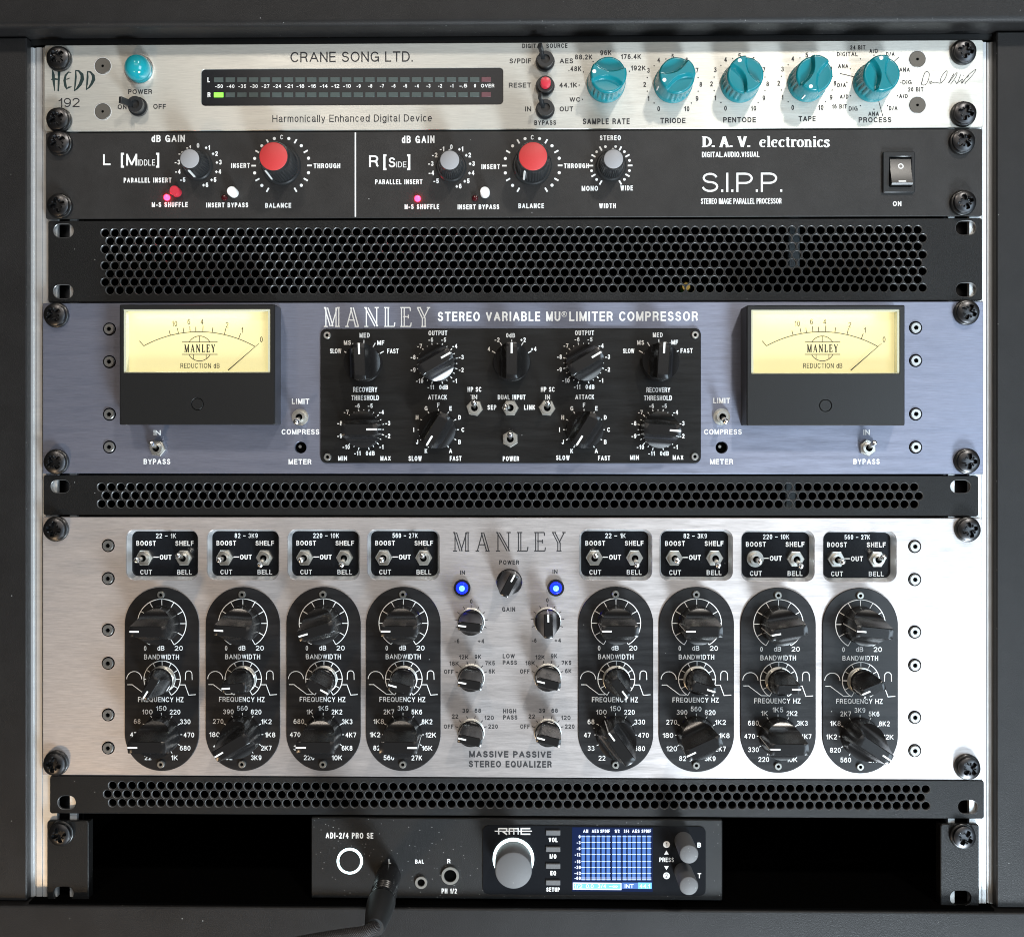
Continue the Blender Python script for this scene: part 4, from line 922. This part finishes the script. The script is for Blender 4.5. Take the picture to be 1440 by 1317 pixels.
# sloping bright walls of the recesses
part('faceplate', mb, 'silver_aluminium', U); chassis(U, -213, 213, y0 + 1, y1 - 1)
names = ['22-1K', '82-3K9', '220-10K', '560-27K'] * 2
HW = -5.5
tog = [((202.5, 785.8, 0, -2), (258.5, 785.8, 14, 0)), ((315, 785.8, 0, 0), (371.5, 784.5, -14, 0)), ((428.6, 785.8, 0, 0), (484, 784.5, -14, 0)), ((540, 785.3, 0, 0), (595, 784.4, 14, 0)),
       ((834, 784.2, 13, 0), (891, 785.8, -14, 0)), ((946.6, 785.8, 0, 0), (1003, 785.8, -14, 0)), ((1059.7, 786, 0, 0), (1116.5, 786, -14, 0)), ((1174, 786.2, 0, 0), (1232, 786.2, 14, 0))]
for i, ((x, y), (cx, cy)) in enumerate(zip(wins, cols)):
    mb = MB(); Pa = rrect(x, y, 101 * PX, 70 * PX, 12 * PX, 6); Pb = rrect(x, y, 95 * PX, 64 * PX, 9 * PX, 6); n = len(Pa)
    mb.add([(a[0], a[1], -.36) for a in Pa] + [(a[0], a[1], HW) for a in Pb] , [(k, (k + 1) % n, n + (k + 1) % n, n + k) for k in range(n)])
    put('recess_bezel', mb.mesh('recess_bezel', 'bright_bevel', O), E)
    mb = MB(); plate(mb, offset(Pb, -.4), [], HW - 1, HW - .02, .1); rp = put('switch_plate', mb.mesh('switch_plate', 'black_gloss_panel', O), E)
    mb = MB()
    def lt_(s, dx, dy, hp, wp, bo=.032): text_mm(mb, s, x + dx * PX, y + dy * PX, hp * PX, wp * PX, HW + .03, bo)
    lt_(names[i].replace('-', ' \u2013 '), 1, 25.5, 6.8, {'22-1K': 29, '82-3K9': 33, '220-10K': 37, '560-27K': 36}[names[i]], .015)
    lt_('BOOST', -27.5, 14.8, 7, 28); lt_('SHELF', 27.6, 14.8, 7, 26.5); lt_('CUT', -27.5, -26.3, 7, 17); lt_('BELL', 27.6, -26.3, 7, 21); lt_('OUT', .5, -5, 7, 17)
    box(mb, x - 17 * PX, x - 9.5 * PX, y - 5.6 * PX, y - 4.2 * PX, HW, HW + .04)
    put('lettering', mb.mesh('lettering', 'white_print', O), rp)
    for j, (tx, ty, up, sd) in enumerate(tog[i]):
        dxx = (-29 if j == 0 else 27.8) * PX; xx, yy = x + dxx, y - 5.5 * PX
        t = put('toggle_switch', M['toggle_round' if (i == 6 and j == 0) else 'toggle'], E, rel((xx, yy, HW), O), (0, random.uniform(-.4, .4), 0)); t.rotation_euler = (0, 0.0, 0)
        put('lever', M['lever'], t, (0, 0, 2.4), (-radians(up), 0, radians(sd)))
freqs = ['22 33 47 68 100 150 220 330 470 680 1K', '82 120 180 270 390 560 820 1K2 1K8 2K7 3K9', '220 330 470 680 1K 1K5 2K2 3K3 4K7 6K8 10K', '560 820 1K2 1K8 2K7 3K9 5K6 8K2 12K 16K 27K'] * 2
kA = [180, 176, 197, 180, 180, 180, 190, 175]; kB = [238, 184, -28, 164, -53, -17, 0, 203]; kC = [180, 211, 180, 0, 126, 205, 180, -34]
for i, (cx, cy) in enumerate(cols):
    x, y = W(cx, cy); mb = MB(); HQ = .9
    plate(mb, rrect(x, y, 105 * PX, 259 * PX, 52.49 * PX, 22), [], .01, HQ, .25)
    bp = put('band_plate', mb.mesh('band_plate', 'black_engraved_plate', O), E)
    mb = MB(); q = lambda dx, dy: (x + dx * PX, y - dy * PX)
    def Tt(s, dx, dy, hp=6.8, wp=None, bo=.012): p = q(dx, dy); text_mm(mb, s, p[0], p[1], hp * PX, wp * PX if wp else None, HQ + .05, bo)
    def Sl(pts, wd=1.05): stroke(mb, [q(*p) for p in pts], wd * PX, HQ + .05)
    p = q(.3, -78.5); stroke(mb, arc(p[0], p[1], 34.5 * PX, 240, -60, 60), 1.1 * PX, HQ + .05)
    for k in range(11): t = radians(240 - 30 * k); stroke(mb, [(p[0] + 26 * PX * cos(t), p[1] + 26 * PX * sin(t)), (p[0] + 34.5 * PX * cos(t), p[1] + 34.5 * PX * sin(t))], 1.0 * PX, HQ + .05)
    Tt('0', -23.3, -43.5); Tt('dB', -1, -43.8, 6.8, 10); Tt('20', 24.3, -43.8, 6.8, 11.5); Tt('BANDWIDTH', 0, -31.5, 7, 49.5)
    p = q(.8, 0); stroke(mb, arc(p[0], p[1], 25.8 * PX, 240, -60, 48), 1.1 * PX, HQ + .05)
    for k in range(11): t = radians(240 - 30 * k); stroke(mb, [(p[0] + 19.5 * PX * cos(t), p[1] + 19.5 * PX * sin(t)), (p[0] + 25.8 * PX * cos(t), p[1] + 25.8 * PX * sin(t))], 1.0 * PX, HQ + .05)
    Sl([(-38.8 + 10.6 * cos(radians(t)), 0 - 10.8 * sin(radians(t))) for t in range(180, -1, -12)])
    Sl([(38.5 + 4.6 * cos(radians(t)), -7.5 - 4.4 * sin(radians(t))) for t in range(180, -1, -15)]); Sl([(33.9, -7.5), (33.6, .8)]); Sl([(43.1, -7.5), (43.4, .8)])
    Sl([(-48.5, 7.8), (-41.6, 7.8), (-23.5, 21.4), (-15, 21.6)]); Sl([(26, 7.8), (33.3, 7.8), (38.5, 22.2), (48.6, 21.4)])
    Tt('FREQUENCY HZ', -1.2, 28.6, 7, 64.5)
    for k, s in enumerate(freqs[i].split()):
        t = radians(240 - 30 * k); px_, py_ = -.6 + 37.5 * cos(t), 78.3 - 37.2 * sin(t)
        if len(s) == 3 or abs(cos(t)) > .6: px_ += cos(t) * 1.8
        Tt(s, px_, py_, 6.9, {1: 5, 2: 9.5, 3: 15}[len(s)])
        p = q(-.3, 78); r0, r1_ = (26, 30.5) if abs(cos(t)) < .9 else (26, 29.5); stroke(mb, [(p[0] + r0 * PX * cos(t), p[1] + r0 * PX * sin(t)), (p[0] + r1_ * PX * cos(t), p[1] + r1_ * PX * sin(t))], 1.0 * PX, HQ + .05)
    put('dial_lettering', mb.mesh('dial_lettering', 'white_print', O), bp)
    for dx, dy in ((-.5, -119), (-.5, 119.5)): p = q(dx, dy); put('plate_screw', M['socket_small'], bp, rel((p[0], p[1], HQ), O), (0, i * .4, 0))
    for dx, dy, me, a_ in ((.3, -78.3, 'bar_b', kA[i]), (.8, 0, 'bar_c', kB[i]), (-.4, 78, 'bar_f', kC[i])):
        p = q(dx, dy); k = put('knob', M[me], E, rel((p[0], p[1], HQ), O), (0, -radians(a_), 0)); put('pointer_line', M[me + '_p'], k)
        if me == 'bar_c': put('collar', M['collar'], k)
for py in (766.8, 813, 885.4, 932, 1004.5, 1051): screw_part(U, 152.3, py, 'socket', 0, 'socket_screw')
for py in (768, 814.5, 888.2, 934.8, 1008, 1054.8): screw_part(U, 1286.2, py, 'socket', 0, 'socket_screw')
mb = MB(); inline_word(mb, 637, 795.5, 748.5, 774.5, gap=.42, thin=1.5, dbl=.10)
for s, a_, b_, c_, d_, bo in [('POWER', 702, 730, 787.3, 793.5, .04), ('GAIN', 706, 724.5, 853.2, 859.6, .04), ('IN', 647, 654, 801.8, 807.8, .04), ('IN', 777, 784, 800.5, 806.5, .04), ('-6', 639, 646, 898, 904, .035), ('+4', 672, 681, 898, 904, .035), ('0', 661, 664.5, 842, 848, .035),
    ('-6', 748, 754.5, 897, 903, .035), ('+4', 780, 789, 897, 903, .035), ('0', 768, 771.5, 840.5, 846.5, .035),
    ('LOW', 707, 724, 919, 925.2, .04), ('PASS', 707, 727, 928, 934.2, .04), ('HIGH', 707.5, 726, 996.2, 1002.4, .04), ('PASS', 707.5, 727.5, 1005, 1011.2, .04), ('MASSIVE PASSIVE', 659.8, 775.3, 1055.5, 1064.6, .05), ('STEREO EQUALIZER', 659.3, 776, 1069.3, 1078.5, .045)]:
    T(mb, s, a_, b_, c_, d_, bo)
for kx, ky, lab in ((662.6, 952, [('OFF', -31.5, 8), ('18K', -24, 19.7), ('12K', -10.5, 28.5), ('9K', 9.5, 29), ('7K5', 26.5, 20), ('6K', 29.2, 8.5)]), (770, 951.5, [('OFF', -32, 8), ('18K', -24.5, 19.7), ('12K', -10.5, 28), ('9K', 9.2, 29.5), ('7K5', 26.6, 20), ('6K', 29.2, 8.5)]),
    (662.4, 1029, [('OFF', -31.5, 8), ('22', -22.5, 22.3), ('39', -7.8, 30.3), ('68', 9.6, 30.3), ('120', 25.4, 20.3), ('220', 31, 8)]), (770.2, 1029, [('OFF', -32, 8), ('22', -22.5, 22.3), ('39', -8, 30.3), ('68', 9.8, 30.3), ('120', 25.4, 20.3), ('220', 31, 8)])):
    for s, dx, dy in lab: Tc(mb, s, kx + dx, ky - dy, 6, {1: 5, 2: 9, 3: 13.5}[len(s)], .035)
    ticks(kx, ky, 19.5, 23.5, [20, 45, 75, 105, 135, 160], 1.0, 0, mb)
for kx, ky in ((662.6, 873.5), (769.8, 872.5)): ticks(kx, ky, 19.5, 23.5, [90 + 28 * k for k in range(-4, 5)], .9, 0, mb)
part('lettering', mb, 'black_print', U)
for px, py, a_ in ((662.6, 873.5, 174), (769.8, 872.5, 91), (662.6, 952, 170), (770, 951.5, 166), (662.4, 1029, 168), (770.2, 1029, 166)): knob(U, px, py, 'bar_d', 'bar_d_p', a_, 0, extra=('collar', 'collar'))
knob(U, 716.2, 816.5, 'bar_d', 'bar_d_p', 62, 0)
for x, y in leds:
    mb = MB(); ring(mb, 4.3, 3.0, 0, 1.8, 36); l = put('indicator_lamp', mb.mesh('lamp_ring', 'led_blue_ring' if False else 'black_screw_steel'), E, rel((x, y, 0), O))
    mb = MB(); lathe(mb, [(3.0, .2), (3.0, 2.4), (2.6, 3.2), (1.9, 3.7)], 28); lathe(mb, [(1.5, 3.6), (1.45, 4.0), (.9, 4.4), (.3, 4.5)], 20, 1); put('lens', mb.mesh('lens', ['led_blue', 'led_blue_core']), l)

# ------------------------------------------------------------------ 5. interface with display
U = unit('audio_interface', 728, 1207, 'half-width dark grey unit with a blue display and a glowing white ring button', 'interface'); E, O = U
a = pbox(437.5, 1016, 1150.5, 1264); mb = MB()
plate(mb, rrect((a[0] + a[1]) / 2, (a[2] + a[3]) / 2, a[1] - a[0], a[3] - a[2], .7, 3), [], -150, 0, .45); part('housing', mb, 'black_powder_coat', U)
mb = MB(); b_ = pbox(678.7, 992.3, 1160.5, 1257.3); plate(mb, rrect((b_[0] + b_[1]) / 2, (b_[2] + b_[3]) / 2, b_[1] - b_[0], b_[3] - b_[2], 3.0, 5), [], .01, .5, .12); fp = part('display_panel', mb, 'black_gloss_panel', U)
mb = MB(); HD = .5
for s, q0, q1, q2, q3, bo, h in [('ADI-2/4 PRO SE', 458, 525, 1170, 1178.3, .035, 0), ('BAL', 584, 596, 1207.8, 1213.5, .03, 0), ('L', 546.5, 550, 1207.3, 1213.5, .03, 0), ('R', 629, 633.5, 1207, 1213.3, .03, 0), ('PH 1/2', 621, 642.5, 1248.5, 1255.5, .035, 0),
    ('VOL', 771.5, 784, 1177, 1183.3, .05, .5), ('I/O', 773, 782.5, 1200.3, 1206.5, .05, .5), ('EQ', 774, 782, 1223.7, 1230, .05, .5), ('SETUP', 768.3, 787.2, 1247, 1253, .05, .5), ('PRESS', 927.3, 947.5, 1205, 1211.3, .02, .5), ('B', 980.8, 985.8, 1184, 1190.8, .03, .5), ('T', 981, 986, 1227, 1234, .03, .5)]:
    T(mb, s, q0, q1, q2, q3, bo, h=h)
def rm(pts, wd=1.6): S(mb, [(670 + p * .25, 1130 + q_ * .25) for p, q_ in pts], wd, h=HD)
rm([(103, 152), (312, 152)], 1.5); rm([(125, 170), (125, 137), (170, 137), (170, 152), (150, 155), (172, 171)], 1.9); rm([(185, 171), (185, 137), (235, 137), (235, 171)], 1.9); rm([(210, 137), (210, 171)], 1.9); rm([(303, 137), (252, 137), (252, 169), (303, 169)], 1.9)
for px, py, s in ((937.3, 1186.7, '1'), (937.3, 1230.6, '2')): x, y = W(px, py, HD); disc(mb, x, y, 1.72, HD + .05, 0, 24); 
for sy, py in ((1, 1198), (-1, 1219.6)):
    x, y = W(937.2, py, HD); mb.add([(x - 1.2, y - 1.0 * sy, HD + .05), (x + 1.2, y - 1.0 * sy, HD + .05), (x, y + 1.1 * sy, HD + .05)], [(0, 1, 2)])
part('lettering', mb, 'white_print', U)
mb = MB()
for px, py, s in ((937.3, 1186.7, '1'), (937.3, 1230.6, '2')): Tc(mb, s, px, py, 6.2, None, .0, h=HD + .08)
part('button_numerals', mb, 'black_print', U)
mb = MB(); x, y = W(492, 1209.7); ring(mb, 6.7, 5.5, .01, .5, 48); pr_ = put('power_ring', mb.mesh('power_ring', 'led_ring_white'), E, rel((x, y, 0), O))
mb = MB(); lathe(mb, [(5.35, .01), (5.35, .9), (5.0, 1.2)], 40); put('power_button', mb.mesh('power_button', 'black_powder_coat'), pr_)
mb = MB(); x, y = W(722, 1206.5, HD); ring(mb, 10.6, 9.2, 0, .9, 56); kr = put('volume_ring', mb.mesh('volume_ring', 'led_ring_white'), E, rel((x, y, HD), O))
mb = MB(); lathe(mb, [(9.1, .1), (9.1, 2.0), (8.9, 2.4), (9.3, 3.0), (9.3, 15.3), (9.0, 16.2), (8.3, 16.6)], 56); put('volume_knob', mb.mesh('volume_knob', 'rubber_grey'), kr)
mb = MB(); lathe(mb, [(4.6, 0), (4.75, 18.2), (4.5, 19.0), (4.0, 19.3)], 40); sk = mb.mesh('small_knob', 'rubber_grey')
for px, py in ((961, 1181.5), (960.8, 1224.5)): x, y = W(px, py, HD); put('knob', sk, E, rel((x, y, HD), O))
mb = MB(); box(mb, -3.7, 3.7, -1.3, 1.3, 0, .9, .25); bm_ = mb.mesh('menu_button', 'rubber_grey')
for py in (1169.8, 1193, 1216.7, 1239.8): x, y = W(777.7, py, HD); put('menu_button', bm_, E, rel((x, y, HD), O))
for px, py, ro, ri in ((592.5, 1239.5, 3.1, 1.9), (633.3, 1230, 4.5, 3.2)):
    mb = MB(); ring(mb, ro, ri, .01, 1.1, 36, 0); lathe(mb, [(ri, .012), (ri, .04)], 30, 1); x, y = W(px, py); put('headphone_socket', mb.mesh('socket_ring', ['brass' if False else 'nickel', 'void_shade_black']), E, rel((x, y, 0), O))
# screen
s_ = pbox(804.5, 917.8, 1162.8, 1252.8, HD); mb = MB(); box(mb, s_[0], s_[1], s_[2], s_[3], HD + .01, HD + .12, 0); scr = put('display_screen', mb.mesh('screen', 'screen_dark', O), E)
mb = MB(); z = HD + .14
def sp(x_, y_): return W(800 + x_ / 7.2, 1155 + y_ / 7.2, HD)
def sq(xa, xb, ya, yb, mi, dz=0): p, q_ = sp(xa, ya), sp(xb, yb); quad(mb, p[0], q_[0], q_[1], p[1], z + dz, mi)
for k, xa in enumerate((128, 232, 332, 440, 546, 642, 744)):
    for off_ in (0, 50):
        sq(xa + off_, xa + off_ + 33, 135, 590, 0)
        for yy in (148, 206, 268, 328, 400, 458, 518, 565, 583): sq(xa + off_ - 3, xa + off_ + 40, yy - 2.5, yy + 2.5, 1, .02)
for yy, t in ((148, '0'), (208, '-3'), (268, '-6'), (330, '-12'), (400, '-18'), (458, '-30'), (518, '-42'), (568, '-60')):
    p = sp(108 - 10 * (len(t) - 1), yy); text_mm(mb, t, p[0], p[1], 34 / 7.2 * PX, None, z + .01, .04, 2)
for xa, xb, t in ((145, 195, 'AN'), (232, 302, 'AES'), (318, 415, 'SPDIF'), (462, 512, '1/2'), (555, 610, '3/4'), (640, 715, 'AES'), (735, 832, 'SPDIF')):
    p, q_ = sp(xa, 92), sp(xb, 92); text_mm(mb, t, (p[0] + q_[0]) / 2, p[1], 34 / 7.2 * PX, q_[0] - p[0], z + .01, .04, 2)
sq(40, 532, 612, 688, 2); sq(48, 524, 622, 676, 3, .01); sq(540, 838, 612, 676, 0)
sq(700, 838, 612, 676, 3, .01)
for xa, xb, t in ((55, 135, '1/2'), (172, 250, '0.0'), (292, 375, '3/4'), (408, 495, '-\u221e'), (565, 655, 'INT'), (715, 820, '44.1')):
    p, q_ = sp(xa, 648), sp(xb, 648); text_mm(mb, t, (p[0] + q_[0]) / 2, p[1], 40 / 7.2 * PX, q_[0] - p[0], z + .03, .02, 2)
put('screen_image', mb.mesh('screen_image', ['screen_blue', 'screen_white', 'screen_white', 'screen_cyan'], O), scr)

# ------------------------------------------------------------------ mounting brackets
for (p0, p1, q0, q1, sx, sy, lab, sg_) in ((66, 124.5, 1153.5, 1271.5, 89, 1256, 'black folded rack bracket at the bottom left beside the dark gap', 1), (1322.5, 1377, 1158, 1277.5, 1351, 1262, 'dark grey rack bracket at the bottom right beside the dark gap', -1)):
    U = unit('rack_bracket', (p0 + p1) / 2, (q0 + q1) / 2, lab, 'rack bracket'); a = pbox(p0, p1, q0, q1, -.6); mb = MB()
    plate(mb, rrect((a[0] + a[1]) / 2, (a[2] + a[3]) / 2, a[1] - a[0], a[3] - a[2], 1.6, 4), [slot(sx, sy, 29, 20, -.6)], -2.6, -.6, .5, .15)
    xb = a[1] if sg_ > 0 else a[0]
    box(mb, min(xb, xb - 1.6 * sg_), max(xb, xb - 1.6 * sg_), a[2] + .8, a[3] - .8, -7, -2.62, 0)
    part('bracket_plate', mb, 'black_powder_coat', U)

# ------------------------------------------------------------------ rack screws
sc = [(79, 79.5, 'top left corner of the teal-knobbed pale unit'), (79, 166, 'bottom left corner of the teal-knobbed pale unit'), (1359, 70, 'top right corner of the teal-knobbed pale unit'), (1359, 157.5, 'bottom right corner of the teal-knobbed pale unit'),
      (79.5, 199, 'top left corner of the red-knobbed black unit'), (79.5, 287.5, 'bottom left corner of the red-knobbed black unit'), (1357.5, 196.5, 'top right corner, above and right of the rocker switch'), (1359, 283, 'bottom right corner, below and right of the rocker switch'),
      (75, 442, 'top left corner of the blue unit with needle meters'), (75, 649.5, 'bottom left corner of the blue unit with needle meters'), (1363.5, 438, 'top right corner of the blue unit with needle meters'), (1364, 648.5, 'bottom right corner of the blue unit with needle meters'),
      (74.5, 744.5, 'top left corner of the tall silver unit'), (74.5, 1075.5, 'bottom left corner of the tall silver unit'), (1365, 745, 'top right corner of the tall silver unit'), (1364.5, 1081, 'bottom right corner of the tall silver unit'),
      (81.5, 1175, 'black folded bracket at the bottom left'), (1358.5, 1179, 'dark grey bracket at the bottom right')]
for px, py, lab in sc:
    x, y = W(px, py, 5); hb = -.4 if 190 < py < 300 else (-.6 if py > 1150 else 0)
    s = put('rack_screw', None, None, (x, y, hb), label='black cross-head screw at the ' + lab, category='screw', group='black screws holding the units to the rack rails')
    s.empty_display_size = .005; put('washer', M['washer'], s); put('screw_head', M['screw_head'], s, (0, 0, 0), (radians(random.uniform(-2, 2)), random.uniform(0, 1.5), radians(random.uniform(-2, 2))))

# ------------------------------------------------------------------ plug and cable
def tube(mb, path, rad, n=20, mi=0):
    m = len(path); vs = []
    for i, p in enumerate(path):
        a = Vector(path[max(0, i - 1)]); b = Vector(path[min(m - 1, i + 1)]); d = (b - a).normalized()
        u = d.cross(Vector((0, 1, 0.01))).normalized(); v = d.cross(u); r = rad[i] if isinstance(rad, list) else rad
        for k in range(n): t = 2 * pi * k / n; q_ = Vector(p) + (u * cos(t) + v * sin(t)) * r; vs.append(tuple(q_))
    fs = [(i * n + k, i * n + (k + 1) % n, (i + 1) * n + (k + 1) % n, (i + 1) * n + k) for i in range(m - 1) for k in range(n)]
    mb.add(vs, fs + [tuple(range(n)), tuple((m - 1) * n + k for k in range(n))], mi)
bx, by = W(547.5, 1230)
U = (put('headphone_plug', None, None, (bx, by, 0), label='black headphone plug and sleeved cable pushed into the left socket under the display unit', category='cable'), (bx, by, 0)); E, O = U
def axis(t): return (bx - .2 - .012 * t, by + .4 - .05 * t, t)
mb = MB(); prof = [(1, 6.1), (2, 6.4), (19, 6.5), (20, 6.5)]
for g in range(4): prof += [(20.5 + g * 2, 6.5), (20.9 + g * 2, 6.05), (21.7 + g * 2, 6.05), (22.1 + g * 2, 6.5)]
prof += [(30, 6.6), (31, 6.9)]
tube(mb, [axis(t) for t, _ in prof], [r for _, r in prof], 36); part('plug_barrel', mb, 'black_knob_plastic', U)
mb = MB(); prof = [(31.05, 6.5), (31.5, 6.9), (34, 6.9), (44, 6.2), (52, 5.3), (56, 4.8), (57, 4.2)]
tube(mb, [axis(t) for t, _ in prof], [r for _, r in prof], 36); part('strain_relief', mb, 'black_rubber', U)
mb = MB(); p0 = axis(56); path = []
for i in range(40):
    t = i / 39.0
    ang = min(1, t * 2.2) * 1.45; path.append(None)
x_, y_, h_ = p0; path = [(x_, y_, h_ - 2)]; ang = 0
for i in range(90):
    ang = min(1.57, ang + .22); st = 1.6
    x_ -= sin(ang) * st; h_ += cos(ang) * st * .9; y_ -= (.10 + .0045 * i) * st * sin(ang); path.append((x_, y_, h_))
tube(mb, path, 3.0, 18); cb = part('sleeved_cable', mb, 'braided_sleeve', U)
# braid bump for the sleeve
nt = MATS['braided_sleeve'].node_tree; b = nt.nodes['Principled BSDF']; tc = nt.nodes.new('ShaderNodeTexCoord')
wv = []
for rz in (.7, -.7):
    mp = nt.nodes.new('ShaderNodeMapping'); mp.inputs['Rotation'].default_value = (0, rz, 0); nt.links.new(tc.outputs['Object'], mp.inputs['Vector'])
    wq = nt.nodes.new('ShaderNodeTexWave'); wq.inputs['Scale'].default_value = 420; nt.links.new(mp.outputs[0], wq.inputs['Vector']); wv.append(wq)
mu = nt.nodes.new('ShaderNodeMath'); mu.operation = 'MULTIPLY'; nt.links.new(wv[0].outputs['Fac'], mu.inputs[0]); nt.links.new(wv[1].outputs['Fac'], mu.inputs[1])
bp = nt.nodes.new('ShaderNodeBump'); bp.inputs['Distance'].default_value = .0006; bp.inputs['Strength'].default_value = .8; nt.links.new(mu.outputs[0], bp.inputs['Height']); nt.links.new(bp.outputs[0], b.inputs['Normal'])
rp = nt.nodes.new('ShaderNodeMix'); rp.data_type = 'RGBA'; nt.links.new(mu.outputs[0], rp.inputs[0]); rp.inputs[6].default_value = (.006, .005, .005, 1); rp.inputs[7].default_value = (.075, .062, .055, 1); nt.links.new(rp.outputs[2], b.inputs['Base Color'])

# ------------------------------------------------------------------ things half seen behind the vent holes
x, y = W(1117, 348, -30); o = put('hanging_cable', None, None, (x, y, -30), label='grey flat cable seen through the right holes of the tallest vent panel', category='cable')
mb = MB(); box(mb, x - 3, x + 3, W(1117, 376, -30)[1], W(1117, 310, -30)[1], -33, -30, .5)
o.data; me = mb.mesh('cable_strap', 'grey_cable', (x, y, -30)); put('cable_strap', me, o)
mb = MB(); x2 = W(1112, 696, -14)[0]; box(mb, x2 - 2.6, x2 + 2.6, W(1112, 722, -14)[1], W(1112, 671, -14)[1], -16, -14, .4); put('cable_strap', mb.mesh('cable_strap', 'grey_cable', (x, y, -30)), o)
x, y = W(963, 404, -20); o = put('internal_circuit_board', None, None, (x, y, -20), label='dim circuit board with a brass connector seen low through the tallest vent panel', category='circuit board')
mb = MB(); ya = W(963, 418, -20)[1]; box(mb, W(690, 400, -20)[0], W(1010, 400, -20)[0], ya - 1.6, ya, -140, -22, 0); put('board', mb.mesh('board', 'green_board', (x, y, -20)), o)
mb = MB(); lathe(mb, [(2.6, -22), (2.6, -16), (2.0, -15)], 24, 0, (x, y - .2, 0)); put('brass_connector', mb.mesh('connector', 'brass', (x, y, -20)), o)
